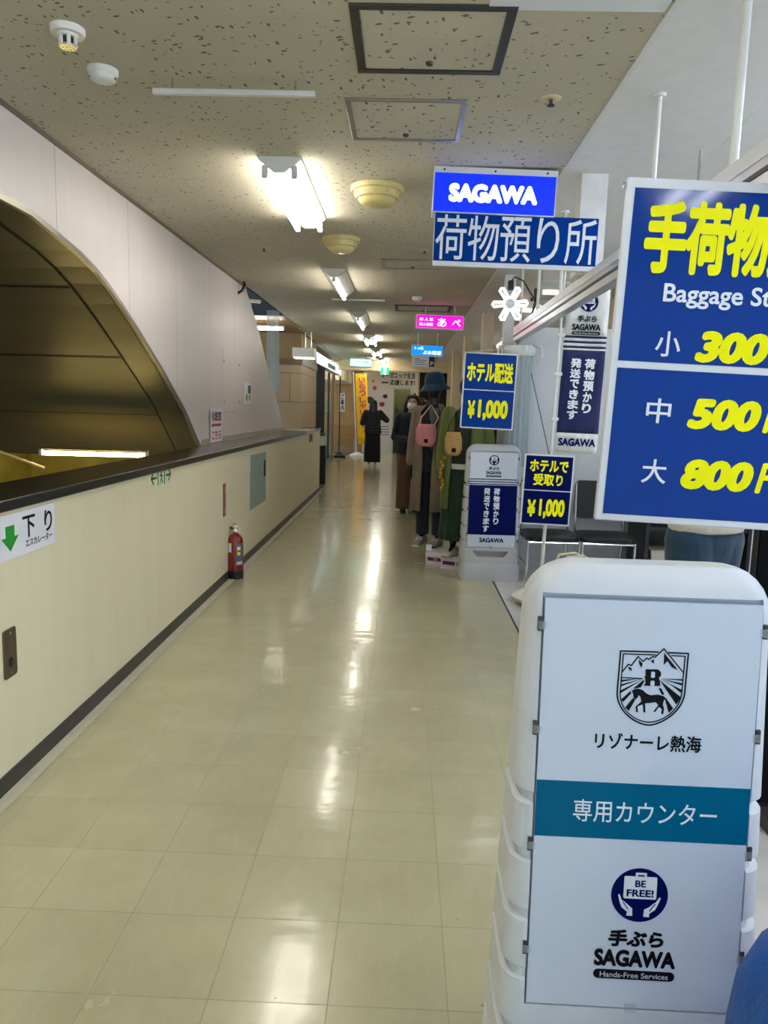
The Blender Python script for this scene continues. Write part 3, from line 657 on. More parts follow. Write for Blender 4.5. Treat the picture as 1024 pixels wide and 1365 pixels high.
MB().rrect(0, 0.092, 0, 0.192, 0.012, 0.0, 0.006).build('plate', mat('bronze_steel', (112, 98, 78), 0.35, 0.8), t, bevel=0.002)
MB().disc(0.046, 0.06, 0.014, -0.006, 0.003, 18, 0.02).build('keyhole', M_black, t)
for z in (0.018, 0.174): MB().disc(0.046, z, 0.005, -0.006, 0.002, 10).build('screw', M_chrome, t)
t = wall_thing('small_notice', 'small dark notice at the far end of the parapet', 'notice', 11.5, 0.93)
MB().box(0, 0.45, -0.003, 0, 0, 0.13).build('sheet', mat('brown_notice', (132, 104, 84), 0.5, var=0.2), t)
MB().rrect(0.1, 0.35, 0.03, 0.105, 0.02, -0.003).build('picture', mat('dark_red_print', (98, 46, 44), 0.5), t)
t = wall_thing('arrow_notice', 'white notice with purple characters and red double arrow on the panelled wall', 'notice', 6.9, 1.132, XW+0.01)
MB().box(0, 0.44, -0.002, 0, 0, 0.315).build('sheet', mat('white_sticker', (232, 232, 240)), t)
mb = MB(); letters(mb, '化粧室', 0.22, 0.245, 0.38, 0.095, -0.002, bold=0.04); mb.build('heading', mat('plum_print', (96, 26, 66), 0.4), t)
mb = MB(); mb.poly([(0.03, 0.16), (0.09, 0.187), (0.09, 0.172), (0.35, 0.172), (0.35, 0.187), (0.41, 0.16), (0.35, 0.133), (0.35, 0.148), (0.09, 0.148), (0.09, 0.133)], -0.002)
letters(mb, 'こちら', 0.22, 0.065, 0.34, 0.085, -0.002, bold=0.03); mb.build('arrow', mat('red_print', (190, 50, 50)), t)
t = wall_thing('small_notice', 'small poster with green and grey pictures on the panelled wall right end', 'notice', 8.43, 1.505, XW)
MB().box(0, 0.37, -0.003, 0, 0, 0.235).build('sheet', mat('white_sticker', (232, 232, 240)), t)
MB().box(0.16, 0.33, -0.004, -0.003, 0.12, 0.21).build('picture', mat('teal_print', (58, 96, 96), 0.5), t); MB().disc(0.1, 0.07, 0.045, -0.003).build('picture', mat('brown_print', (150, 110, 80), 0.5), t); MB().disc(0.26, 0.075, 0.045, -0.003).build('picture', mat('leaf_print', (120, 160, 60), 0.5), t)
t = wall_thing('wall_access_panel', 'flush rectangular cover with four screws in the panelled wall', 'access panel', 7.42, 1.42, XW)
MB().box(0, 0.77, -0.004, 0, 0, 0.61).build('cover', M_panel, t, bevel=0.001)
for x in (0.04, 0.73):
    for z in (0.1, 0.5): MB().disc(x, z, 0.012, -0.004, 0.002, 10).build('screw', M_dark, t)
t = thing('cable_loop', 'short black cable poking out at the top of the panelled wall', 'cable', (XW, 8.1, H-0.03))
MB().tube([(-0.01, 0, -0.1), (0.04, 0.0, -0.07), (0.07, 0.02, 0.0), (0.05, 0.05, 0.03)], 0.014, 8).build('cable', M_black, t, smooth=True)
t = thing('handrail', 'thin pale rail in the escalator well at the left edge', 'rail', (-3.3, 5.4, 1.05))
MB().tube([(-0.3, -0.6, 0.42), (0.15, 0.3, 0.02), (0.32, 0.62, -0.12)], 0.012, 8).build('tube', mat('pale_rail', (190, 180, 150), 0.4), t)
# ================================================================== plastic sign stands
M_stand = mat('white_stand_plastic', (217, 221, 228), 0.38, var=0.015, bump=0.03, bscale=400); M_standg = mat('grey_stand_plastic', (190, 192, 196), 0.4, var=0.015)
LEAN = 0.057
def befree(parent, cx, cz, r, m_n, m_w, y=-0.0045, detail=True):
    """round badge: suitcase between two raised hands"""
    MB().disc(cx, cz, r, y, 0.0006, 48).build('badge', m_n, parent)
    y2 = y-0.0006; mb = MB(); k = r/0.29
    X = lambda p: cx+(p-0.495)*k; 
    P = lambda pts: [(cx+(px-495)/268*r, cz-(py-395)/268*r) for px, py in pts]
    q = P([(342, 430), (652, 208)])
    mb.rrect(q[0][0], q[1][0], q[0][1], q[1][1], r*0.05, y2)
    mb.stroke(P([(458, 215), (458, 180), (542, 180), (542, 215)]), r*0.075, y2)
    mb.poly(P([(292, 398), (306, 392), (330, 452), (345, 456), (400, 502), (432, 530), (436, 602), (380, 602), (386, 565), (330, 520), (310, 470)]), y2)
    mb.poly(P([(696, 412), (682, 408), (650, 462), (636, 468), (588, 512), (544, 536), (541, 606), (595, 608), (596, 572), (650, 530), (672, 480)]), y2)
    mb.build('suitcase_and_hands', m_w, parent)
    if detail:
        mb = MB(); letters(mb, 'BE', P([(497, 0)])[0][0], P([(0, 277)])[0][1], r*0.38, r*0.25, y2-0.0006, bold=0.03); letters(mb, 'FREE!', P([(497, 0)])[0][0], P([(0, 372)])[0][1], r*0.95, r*0.27, y2-0.0006, bold=0.03)
        mb.stroke(P([(340, 462), (390, 535)]), r*0.03, y2-0.0006); mb.stroke(P([(644, 474), (596, 545)]), r*0.03, y2-0.0006)
        mb.build('badge_lettering', m_n, parent)
def handsfree(parent, cx, z1, z2, z3, w_, y=-0.0045):
    mb = MB(); letters(mb, '手ぶら', cx, z1, w_*0.68, w_*0.225, y, bold=0.05, shear=0.08); letters(mb, 'SAGAWA', cx, z2, w_, w_*0.225, y, bold=0.05); mb.build('lettering', M_ink, parent)
    MB().rrect(cx-w_/2, cx+w_/2, z3-w_*0.06, z3+w_*0.06, w_*0.058, y).build('bar', M_ink, parent)
    mb = MB(); letters(mb, 'Hands-Free Services', cx, z3, w_*0.84, w_*0.072, y-0.0006, bold=0.012); mb.build('bar_lettering', mat('grey_white_print', (196, 200, 208), 0.4), parent)
def stand_body(t, m, grooves, handle):
    ztop, hw0, hw1 = 1.207, 0.270, 0.239
    zs = [0.0, 0.012]
    for g in grooves: zs += [g-0.016, g-0.012, g+0.004, g+0.012]
    zs += [0.03, 0.2, 0.32, 0.9, 1.0, 1.1, 1.15]
    zs = sorted(set(zs)); r0 = 0.085
    zs = [z for z in zs if z <= ztop-r0]+[ztop-r0+r0*sin(R(a)) for a in (0, 15, 30, 45, 60, 72, 81, 87, 90)]
    rings = []
    for z in zs:
        k = z/ztop; hw = hw0+(hw1-hw0)*k; y0 = LEAN*z; dep = 0.275+(0.125-0.275)*k; yb = y0+dep; ins = 0.0
        for g in grooves:
            if g-0.014 < z < g+0.008: ins = 0.016
        if z < 0.008: ins = 0.008
        if z > ztop-r0:
            s = (z-(ztop-r0))/r0; c = r0*(1-(max(0, 1-s*s))**0.5); hw -= c; e = min(0.028, c*0.45); y0 += e; yb -= e*1.5
        rings.append(rring(hw-ins, y0+ins*0.0+0.0, yb-ins, min(0.05, (yb-y0)/2-0.005), z))
    body = MB().loft(rings).build('body', m)
    # recess for the board
    hb, z0, z1 = 0.214, 0.298, 1.152
    c = MB(); c.box(-hb, hb, -0.05, 0.022, 0, z1-z0)
    cutter = c.build('cutter', None); cutter.rotation_euler = (-math.atan(LEAN), 0, 0); cutter.location = (0, LEAN*z0, z0)
    bpy.context.view_layer.update(); cut(body, cutter)
    if handle:
        c = MB(); y0 = 0.0; pts = [(-0.16, 0.268), (0.16, 0.268), (0.115, 0.214), (-0.115, 0.214)]
        c.poly(pts, 0.075, 0.2); k = c.build('cutter', None); bpy.context.view_layer.update(); cut(body, k)
    if not body.data.materials: body.data.materials.append(m)
    body.parent = t; body.modifiers.new('b', 'BEVEL').width = 0.003; body.modifiers['b'].segments = 2; body.modifiers['b'].limit_method = 'ANGLE'; body.modifiers['b'].angle_limit = R(35)
    shade(body, 42)
    board = MB().box(-hb+0.004, hb-0.004, -0.004, 0.018, 0.004, z1-z0-0.010).build('board', M_board, t, loc=(0, LEAN*z0+0.003, z0), rot=(-math.atan(LEAN), 0, 0))
    bh = z1-z0-0.014; bw = 2*(hb-0.004)
    for sx in (-1, 1):
        for z in (0.12, 0.34, 0.58, 0.79):
            cl = MB().box(sx*hb-0.008, sx*hb+0.008, -0.0075, -0.004, z-0.008, z+0.008); cl.build('clip', M_clip, board, bevel=0.002)
            MB().box(sx*(hb+0.004)-0.004, sx*(hb+0.004)+0.004, -0.004, 0.006, z-0.012, z+0.016).build('clip_peg', M_dark, board)
    MB().box(-0.012, 0.012, -0.0075, -0.004, -0.004, 0.014).build('clip', M_clip, board, bevel=0.002)
    return board, bw, bh
M_clip = clear_mat('clear_clip', (235, 238, 240), 0.22)
p = (at(711, 1060, 1.40).x+at(990, 1060, 1.40).x)/2
NST = thing('sign_stand', 'large nearest white plastic sign stand with teal band and horse crest', 'sign stand', (p+0.005, 1.345, 0), R(-0.6))
board, bw, bh = stand_body(NST, M_stand, (0.735, 0.615, 0.49, 0.365, 0.24, 0.12), False)
z_ = lambda v: 0.004+bh*(1-v)
M_teal = mat('teal_band_print', (0, 98, 134), 0.3, var=0.01, spec=0.1); Y4 = -0.0042
MB().box(-bw/2, bw/2, Y4-0.0006, Y4, z_(0.575), z_(0.437)).build('teal_band', M_teal, board)
mb = MB(); letters(mb, '専用カウンター', 0.006, z_(0.507), 0.283, 0.046, Y4-0.0006, bold=0.006); mb.build('band_lettering', M_wprint, board)
mb = MB(); letters(mb, 'リゾナーレ熱海', 0.004, z_(0.335), 0.208, 0.034, Y4, bold=0.022); mb.build('crest_lettering', M_ink, board)
# crest, drawn on a 730 unit grid
SW = 0.131; kx = SW/730; ccx = 0.006; ctop = z_(0.118)
C = lambda pts: [(ccx+(px-495)*kx, ctop-(py-95-(px-130)*0.034)*kx) for px, py in pts]
def bez(p0, p1, p2, p3, n=14): return [tuple((1-s)**3*a+3*(1-s)**2*s*b+3*(1-s)*s*s*c+s**3*d for a, b, c, d in zip(p0, p1, p2, p3)) for s in (i/n for i in range(n+1))]
mb = MB()
for ins, wd in ((0, 16), (32, 12)):
    L0, R0, T0 = 130+ins, 860-ins, 95+ins
    top = [(L0, T0+2), (510 if ins else 535, T0+12)]; top2 = [(650 if not ins else 680, T0+18), (R0, T0+26)]
    arc = bez((R0-12, 560), (R0-20, 780), (600+0*ins, 928-ins), (478, 925-ins))+bez((478, 925-ins), (340, 920-ins), (L0-8, 770), (L0-12, 560))
    mb.stroke(C(top), wd*kx, Y4); mb.stroke(C(top2+arc+[(L0, T0+2)]), wd*kx, Y4)
mb.stroke(C([(160, 330), (222, 245), (255, 258), (322, 158), (378, 212), (418, 175), (440, 188), (482, 158), (505, 165), (595, 70), (815, 328)]), 13*kx, Y4)
for sh in ([(600, 115), (640, 165), (760, 305), (690, 275), (640, 205), (603, 250)], [(330, 190), (375, 235), (366, 285), (338, 240)], [(222, 270), (255, 285), (264, 322), (228, 296)], [(492, 185), (496, 238), (462, 210)]): mb.poly(C(sh), Y4)
for sh in ([(158, 388), (385, 398), (375, 410), (160, 398)], [(160, 420), (340, 405), (300, 412), (158, 442)], [(156, 470), (370, 408), (330, 424), (154, 492)], [(152, 540), (388, 412), (300, 470), (152, 570)], [(165, 640), (262, 545), (270, 570), (188, 668)], [(290, 515), (395, 420), (405, 428), (372, 500), (330, 512)], [(215, 730), (295, 620), (318, 640), (255, 768)],
           [(585, 402), (812, 408), (812, 424), (700, 412)], [(600, 410), (812, 452), (812, 478), (700, 440)], [(585, 412), (810, 524), (808, 560), (690, 470)], [(572, 420), (806, 606), (790, 650), (765, 690), (640, 520)], [(562, 505), (595, 515), (632, 585), (600, 580)], [(650, 620), (735, 735), (690, 785), (665, 720)]): mb.poly(C(sh), Y4)
mb.poly(C([(410, 300), (545, 300), (575, 325), (582, 365), (560, 395), (572, 430), (578, 485), (400, 482), (418, 460), (412, 400), (402, 388), (414, 370)]), Y4)
mb.build('crest', M_ink, board)
mb = MB(); mb.rrect(*[v for v in (C([(472, 0)])[0][0], C([(512, 0)])[0][0], C([(490, 392)])[0][1], C([(490, 325)])[0][1])], 0.002, Y4-0.0008); mb.rrect(C([(470, 0)])[0][0], C([(514, 0)])[0][0], C([(490, 482)])[0][1], C([(490, 425)])[0][1], 0.0025, Y4-0.0008)
mb.poly(C([(270, 520), (330, 508), (400, 520), (470, 580), (600, 575), (650, 600), (690, 715), (650, 740), (600, 810), (330, 800), (300, 660)]), Y4-0.0004, 0.0003); mb.build('crest_highlight', M_board, board)
mb = MB(); mb.poly(C([(275, 545), (300, 520), (345, 515), (395, 532), (430, 565), (480, 588), (560, 580), (620, 595), (650, 622), (668, 680), (690, 708), (655, 690), (640, 640), (630, 635), (618, 690), (634, 730), (630, 800), (606, 795), (612, 745), (578, 718), (540, 775), (520, 772), (570, 700), (540, 665), (470, 676), (425, 680), (436, 782), (414, 782), (402, 690), (345, 715), (356, 780), (336, 780), (326, 715), (385, 660), (372, 610), (352, 590), (340, 615), (318, 638), (298, 615), (290, 570)]), Y4-0.0008, 0.0006); mb.build('horse_mark', M_ink, board)
befree(board, 0.006, z_(0.712), 0.0565, M_navy, M_wprint, Y4); handsfree(board, 0.004, z_(0.822), z_(0.873), z_(0.915), 0.163, Y4)

MST = thing('sign_stand', 'grey white plastic sign stand with navy vertical lettering beside the mannequins', 'sign stand', (0.797, 6.43, 0), R(1.0))
board, bw, bh = stand_body(MST, M_standg, (0.86, 0.735, 0.615, 0.49, 0.365, 0.17), True)
MB().box(-bw/2, bw/2, Y4-0.0006, Y4, z_(0.868), z_(0.345)).build('navy_panel', M_navy, board)
mb = MB()
for v in (0.278, 0.304, 0.328): mb.box(-bw/2, bw/2, Y4-0.0006, Y4, z_(v+0.010), z_(v))
mb.build('navy_stripes', M_navy, board)
mb = MB(); vletters(mb, '荷物預かり', 0.034, z_(0.37), 0.056, 0.0655, Y4-0.0006, bold=0.035, shear=0.05); mb.build('vertical_lettering', M_wprint, board); mb = MB(); vletters(mb, '発送できます', -0.052, z_(0.37), 0.056, 0.066, Y4-0.0006, bold=0.035, shear=0.05); mb.build('vertical_lettering', M_wprint, board)
mb = MB(); letters(mb, 'SAGAWA', 0.003, z_(0.925), 0.215, 0.042, Y4, bold=0.045); mb.build('lettering', M_navy, board)
befree(board, 0.0, z_(0.083), 0.045, M_navy, M_wprint, Y4); handsfree(board, 0.0, z_(0.168), z_(0.213), z_(0.25), 0.135, Y4)

# ================================================================== luggage counter booth
FR = thing('booth_frame', 'aluminium counter frame with long top rail running beside the corridor', 'frame', (1.0, 0, 0))
mb = MB(); mb.box(-0.03, 0.03, 2.0, 6.95, 2.13, 2.265); mb.build('top_rail', M_alu, FR, bevel=0.004)
MB().box(-0.034, -0.028, 2.0, 6.95, 2.172, 2.186).build('rail_groove', M_dark, FR)
MB().box(-0.033, -0.026, 2.0, 6.95, 2.215, 2.262).build('rail_lip', M_wframe, FR)
MB().box(-0.022, 0.026, 6.88, 6.94, 0, 2.13).build('post', M_alu, FR, bevel=0.003)
MB().box(-0.001, 0.006, 6.878, 6.882, 0, 2.13).build('post_groove', M_dark, FR)
for y in (2.46, 3.25, 5.05, 5.9, 6.75):
    MB().tube([(0.0, y, 2.262), (0.0, y, H)], 0.0145 if y < 3 else 0.011, 12).build('ceiling_rod', M_wplas, FR, smooth=50)
    MB().lathe([(0.001, -0.012), (0.024, -0.012), (0.026, 0), (0.001, 0)], 16, (0.0, y, H)).build('rod_flange', M_wplas, FR, smooth=50)
MB().box(-0.075, 0.07, 4.27, 4.41, 2.266, H).build('box_post', M_white, FR, bevel=0.003)
MB().tube([(0.0, 3.25, 2.30), (0.05, 2.46, 2.44)], 0.003, 6).build('brace_wire', M_wplas, FR)
struct(MB().box(1.03, 5.1, 6.96, 7.02, 0, 2.27), 'wall_booth_end', mat('pale_grey_partition', (210, 213, 216), 0.4, var=0.02))
struct(MB().box(0.93, 1.03, 7.35, 7.47, 0, H), 'column_shop', M_white)
# clear vinyl curtain bunched at the corner post
M_vinyl = clear_mat('clear_vinyl', (186, 204, 208), 0.62)
t = thing('vinyl_curtain', 'clear vinyl curtain bunched on a ring at the corner post of the counter', 'curtain', (1.0, 7.1-0.28, 0))
def pleat(cx, cy, z, rx, ry, n=60, a=0.10, k=14, ph=0): return [(cx+rx*(1+a*cos(k*q+ph))*cos(q), cy+ry*(1+a*cos(k*q+ph))*sin(q), z) for q in (2*pi*i/n for i in range(n))]
mb = MB(); mb.loft([pleat(0.02, 0.0, z, 0.115+0.012*sin(z*3), 0.05, ph=z*0.3) for z in (1.0, 1.2, 1.4, 1.6, 1.8, 1.95, 2.02)], True, False); mb.build('sheet', M_vinyl, t, smooth=True)
mb = MB(); mb.loft([pleat(0.02, 0.0, z, r, r*0.46, a=0.03) for z, r in ((2.0, 0.118), (2.03, 0.14), (2.06, 0.142), (2.09, 0.125))], True, False); mb.build('gathered_top', M_wplas, t, smooth=True)
for sx in (-1, 1): MB().tube([(0.02+sx*0.12, 0, 2.1), (0.02+sx*0.19, 0, 2.08), (0.02+sx*0.2, 0, 2.0), (0.02+sx*0.15, 0, 1.95)], 0.012, 8).build('ring_end', M_wplas, t, smooth=True)
# star shaped light clipped to the rail
p = at(680, 405, 6.2); r_ = at(714, 393, 6.2); c_ = at(681, 379, 6.2)
t = thing('star_light', 'white glowing star shaped light hung on a black cord over the rail', 'lamp', p)
M_star = mat('glowing_white_tube', (255, 255, 255), 0.4, emit=2.2, ergb=(240, 248, 255), var=0)
for k in range(6):
    a = R(3+60*k); L = 0.135
    pts = [(0.03*cos(a), 0, 0.03*sin(a)), (0.05*cos(a+0.28), 0, 0.05*sin(a+0.28)), (L*cos(a+0.13), 0, L*sin(a+0.13)), (L*1.05*cos(a), 0, L*1.05*sin(a)), (L*cos(a-0.13), 0, L*sin(a-0.13)), (0.05*cos(a-0.28), 0, 0.05*sin(a-0.28)), (0.03*cos(a), 0, 0.03*sin(a))]
    MB().tube(pts, 0.0105, 8).build('ray', M_star, t, smooth=True)
MB().lathe([(0.001, -0.012), (0.04, -0.012), (0.04, 0.012), (0.001, 0.012)], 18).build('hub', M_wplas, t, rot=(pi/2, 0, 0))
dc = c_-p; dr = r_-p
MB().box(dc.x-0.022, dc.x+0.022, -0.02, 0.02, dc.z-0.045, dc.z+0.03).build('plug', M_black, t, bevel=0.006)
MB().tube([(dc.x, 0, dc.z+0.02), (dc.x+0.03, 0, dc.z+0.06), (dc.x+0.1, 0, dc.z+0.03), (dr.x+0.01, 0, dr.z-0.06), (1.0-p.x, 0.0, 2.26-p.z)], 0.006, 8).build('cord', M_black, t, smooth=True)
MB().tube([(dc.x+0.02, 0, dc.z-0.03), (dr.x-0.1, 0, dr.z-0.035), (dr.x-0.01, 0, dr.z-0.02)], 0.005, 8).build('wire', mat('copper_wire', (196, 130, 104), 0.4), t, smooth=True)
MB().box(dr.x-0.012, dr.x+0.012, -0.02, 0.02, dr.z-0.05, dr.z+0.05).build('clamp', M_black, t, bevel=0.004)
MB().box(1.0-p.x-0.01, 1.0-p.x+0.01, -0.01, 0.01, dr.z-0.05, dr.z-0.03).build('clamp_arm', M_black, t)
MB().tube([(dr.x, 0, dr.z-0.04), (1.0-p.x, 0, 2.262-p.z)], 0.006, 8).build('clamp_stem', M_black, t)
# banner flag inside the booth
a = at(757, 394, 5.7); b = at(803, 400, 5.7); c = at(733, 618, 5.7); d = at(790, 622, 5.7)
bw_, bh_ = 0.315, a.z-c.z
t = thing('banner_flag', 'white and navy vertical SAGAWA banner on a white pole inside the counter', 'banner', (a.x-a.z*math.tan(R(1.1)), 5.72, 0), rot=(0, R(1.1), R(-3)))
zt = a.z+0.09; zb = c.z+0.09
def cloth(x, z): return 0.006*sin(x*22+z*5)+0.004*sin(z*13)
M_bw = fabric('banner_white_cloth', (226, 226, 222), 0.1); M_bn = fabric('banner_navy_cloth', (14, 26, 84), 0.1)
def cloth_patch(z0, z1, m, name, par, x0=0.0, x1=bw_, n=8, k=14):
    mb = MB(); vs = []; fs = []
    for i in range(k+1):
        z = z0+(z1-z0)*i/k
        for j in range(n+1):
            x = x0+(x1-x0)*j/n; vs.append((x, cloth(x, z), z))
    for i in range(k):
        for j in range(n): q = i*(n+1)+j; fs.append((q, q+1, q+n+2, q+n+1))
    mb.add(vs, fs); o = mb.build(name, m, par, smooth=True); s = o.modifiers.new('s', 'SOLIDIFY'); s.thickness = 0.002; s.offset = 1; return o
L_ = zt-zb; zz = lambda v: zt-v*L_
cl = cloth_patch(zz(0.30), zt, M_bw, 'cloth', t, k=8)
cloth_patch(zz(0.88), zz(0.385), M_bn, 'navy_field', t, k=12); cloth_patch(zb, zz(0.88), M_bw, 'foot_field', t, k=4)
for i, v in enumerate((0.30, 0.33, 0.36)):
    cloth_patch(zz(v+0.013), zz(v), M_bn, 'stripe', t, k=1); cloth_patch(zz(v+0.03 if i < 2 else 0.385), zz(v+0.013), M_bw, 'stripe', t, k=1)
yy = -0.013
befree(t, bw_*0.52, zz(0.105), 0.068, M_navy, M_wprint, yy+0.003); handsfree(t, bw_*0.5, zz(0.2), zz(0.25), zz(0.285), 0.21, yy)
mb = MB(); vletters(mb, '荷物預かり', bw_*0.66, zz(0.43), 0.08, 0.083, yy, bold=0.04); mb.build('vertical_lettering', M_wprint, t); mb = MB(); vletters(mb, '発送できます', bw_*0.33, zz(0.43), 0.08, 0.0775, yy, bold=0.04); mb.build('vertical_lettering', M_wprint, t)
mb = MB(); letters(mb, 'SAGAWA', bw_*0.5, zz(0.935), 0.28, 0.06, yy, bold=0.045); mb.build('lettering', M_navy, t)
MB().tube([(-0.03, 0, 0.08), (-0.03, 0, 1.1), (-0.03, 0, 1.9), (-0.03, 0, zt+0.1)], [0.014, 0.014, 0.011, 0.009], 10).build('pole', M_wplas, t, smooth=60)
MB().tube([(-0.03, 0, zt), (bw_, 0, zt)], 0.006, 8).build('crossbar', M_wplas, t)
MB().lathe([(0.001, 0.02), (0.2, 0.02), (0.22, 0.05), (0.2, 0.08), (0.05, 0.12), (0.001, 0.12)], 28, (-0.03, 0, -0.0)).build('water_base', M_wplas, t, smooth=50)
for v in (0.08, 0.3, 0.53, 0.8): MB().box(-0.05, 0.008, -0.012, 0.012, zz(v)-0.012, zz(v)+0.012).build('clip', M_wplas, t, bevel=0.003)
# chairs by the booth end wall
def chair(label, x, y, rz):
    t = thing('stacking_chair', label, 'chair', (x, y, 0), rz, 'black chairs by the counter end wall')
    mb = MB(); mb.loft([[(px, py, z) for px, py in rr(-0.235+e, 0.235-e, -0.21+e, 0.21-e, 0.09, 6)] for z, e in ((0.40, 0.02), (0.41, 0.005), (0.445, 0.0), (0.46, 0.015), (0.465, 0.05))])
    mb.build('seat', mat('black_vinyl', (26, 27, 29), 0.45), t, smooth=50)
    for sx in (-1, 1):
        MB().tube([(sx*0.22, -0.19, 0), (sx*0.22, -0.19, 0.415)], 0.0115, 10).build('leg', M_chrome, t, smooth=60)
        MB().tube([(sx*0.215, 0.27, 0), (sx*0.215, 0.2, 0.42), (sx*0.215, 0.25, 0.88)], 0.0115, 10).build('leg', M_chrome, t, smooth=60)
        MB().tube([(sx*0.22, -0.19, 0.2), (sx*0.215, 0.235, 0.2)], 0.008, 8).build('side_rail', M_chrome, t)
    MB().tube([(-0.22, -0.19, 0.40), (0.22, -0.19, 0.40)], 0.01, 8).build('stretcher', M_chrome, t)
    mb = MB(); mb.loft([[(px, 0.215+0.11*(pz-0.52)+0.10*px*px*0.8, pz) for px, pz in rr(-0.225+e, 0.225-e, 0.56+e, 0.9-e, 0.05, 6)] for e in (0.0,)]+[[(px, 0.24+0.11*(pz-0.52)+0.08*px*px, pz) for px, pz in rr(-0.225, 0.225, 0.56, 0.9, 0.05, 6)]])
    mb.build('backrest', mat('black_mesh', (20, 21, 23), 0.6), t, smooth=50); return t
p = at(739, 712, 6.2); chair('left black seated chair right under the small ¥1,000 card', p.x-0.0, 6.42, R(2))
p = at(812, 712, 6.2); chair('black seated chair whose backrest shows left of the large price sign', p.x+0.02, 6.42, R(-2))
# monitor on a side table hidden behind the price sign
t = thing('folded_bag', 'crumpled grey cloth bag with pale handles on the floor before the chairs', 'bag', (1.27, 5.2, 0), R(20))
mb = MB(); mb.loft([[(px*s, py*s, z) for px, py in rr(-0.2, 0.2, -0.12, 0.12, 0.06, 5)] for z, s in ((0, 0.92), (0.03, 1.0), (0.25, 0.95), (0.40, 0.8), (0.46, 0.45))]); mb.build('sack', fabric('grey_cloth', (118, 116, 112), 0.6), t, smooth=True)
for i, dy in enumerate((-0.05, 0.05)):
    MB().tube([(-0.17, dy, 0.38), (-0.14, dy-0.02, 0.50), (-0.02, dy-0.03, 0.51), (0.1, dy, 0.45), (0.18, dy+0.02, 0.36)], 0.011, 8).build('handle', mat('cream_strap', (206, 196, 164), 0.5), t, smooth=True)
# parcel counter with black cloth
t = thing('parcel_sign', 'black standing board with white parcel lettering at the right edge', 'sign', (1.265, 2.62, 0), R(0))
MB().box(0, 0.95, 0, 0.03, 0.06, 1.2).build('panel', M_black, t, bevel=0.004)
for x in (0.1, 0.8): MB().box(x, x+0.05, -0.1, 0.14, 0, 0.06).build('foot', M_dark, t, bevel=0.004)
MB().box(0.01, 0.94, -0.006, 0.0, 0.08, 1.19).build('front_cloth', mat('black_cloth', (16, 16, 18), 0.8, spec=0.1), t)
t = thing('storage_cabinet', 'dark cabinet with a pale box behind the jeans of the person at the counter', 'cabinet', (2.1, 6.3, 0))
MB().box(0, 0.9, 0.0, 0.03, 0, 0.12).build('plinth', M_dark, t); MB().box(0, 0.03, 0, 0.5, 0, 1.0).build('side_panel', M_black, t); MB().box(0.87, 0.9, 0, 0.5, 0, 1.0).build('side_panel', M_black, t); MB().box(0.03, 0.87, 0.47, 0.5, 0, 1.0).build('back_panel', M_black, t)
for z in (0.1, 0.52, 0.97): MB().box(0.03, 0.87, 0.01, 0.47, z, z+0.03).build('shelf_board', M_black, t)
t = thing('storage_box', 'small pale box on the lower shelf of the dark cabinet', 'box', (2.18, 6.36, 0.13)); MB().box(0, 0.22, 0, 0.3, 0, 0.2).build('carton', mat('pale_carton', (176, 168, 156), 0.6), t, bevel=0.003); MB().box(-0.004, 0.224, -0.004, 0.304, 0.17, 0.206).build('lid', mat('pale_carton', (176, 168, 156)), t)
mb = MB(); letters(mb, '宅配便', 0.16, 0.995, 0.3, 0.1, -0.006, bold=0.02); mb.build('lettering', M_wprint, t)
MB().box(0.07, 0.45, -0.008, -0.004, 0.55, 0.82).build('label_panel', mat('grey_print', (130, 120, 122)), t)
# blue bag at the lower right corner
t = thing('travel_bag', 'bright blue fleecy bag in the lower right corner, in front of the white stand', 'bag', (0.865, 1.02, 0), R(-6))
mb = MB(); rings = []
for z, s in ((0.03, 0.93), (0.06, 1.0), (0.3, 1.02), (0.5, 1.0), (0.58, 0.97), (0.64, 0.88), (0.68, 0.74), (0.70, 0.5), (0.705, 0.2)): rings.append([(px*s, py*min(1, s+0.1), z) for px, py in rr(-0.31, 0.31, -0.14, 0.14, 0.1, 6)])
mb.loft(rings); M_fleece = fabric('blue_fleece', (0, 84, 172), 0.5, 0.95); mb.build('body', M_fleece, t, smooth=True)
MB().tube([(-0.1, 0, 0.69), (-0.09, 0, 0.75), (0.09, 0, 0.75), (0.1, 0, 0.69)], 0.012, 8).build('handle', M_black, t, smooth=True)
for sx in (-1, 1):
    for sy in (-1, 1): MB().lathe([(0.001, -0.012), (0.03, -0.012), (0.03, 0.012), (0.001, 0.012)], 16).build('wheel', M_black, t, loc=(sx*0.22, sy*0.09, 0.03), rot=(0, pi/2, 0))
# ================================================================== fire extinguisher
p = on(313, 770, 0)
t = thing('fire_extinguisher', 'red fire extinguisher standing on the floor against the cream parapet', 'fire extinguisher', (p.x+0.005, p.y, 0), R(14))
M_red = mat('extinguisher_red', (128, 10, 18), 0.2, var=0.03, coat=0.5)
MB().lathe([(0.001, 0.055), (0.068, 0.055), (0.068, 0.315), (0.064, 0.345), (0.05, 0.372), (0.03, 0.388), (0.022, 0.395), (0.022, 0.405), (0.001, 0.405)], 32).build('cylinder', M_red, t, smooth=35)
MB().lathe([(0.001, 0), (0.070, 0), (0.072, 0.01), (0.071, 0.07), (0.066, 0.075), (0.001, 0.075)], 32).build('base', M_black, t, smooth=40)
MB().lathe([(0.001, 0.40), (0.02, 0.40), (0.022, 0.43), (0.016, 0.44), (0.001, 0.445)], 18).build('valve', M_chrome, t, smooth=50)
MB().box(-0.012, 0.012, -0.075, 0.02, 0.438, 0.45, Matrix.Rotation(R(-8), 4, 'X')).build('carry_handle', M_chrome, t, bevel=0.003)
MB().box(-0.01, 0.01, -0.08, 0.02, 0.468, 0.476, Matrix.Rotation(R(-18), 4, 'X')).build('lever', M_chrome, t, bevel=0.003)
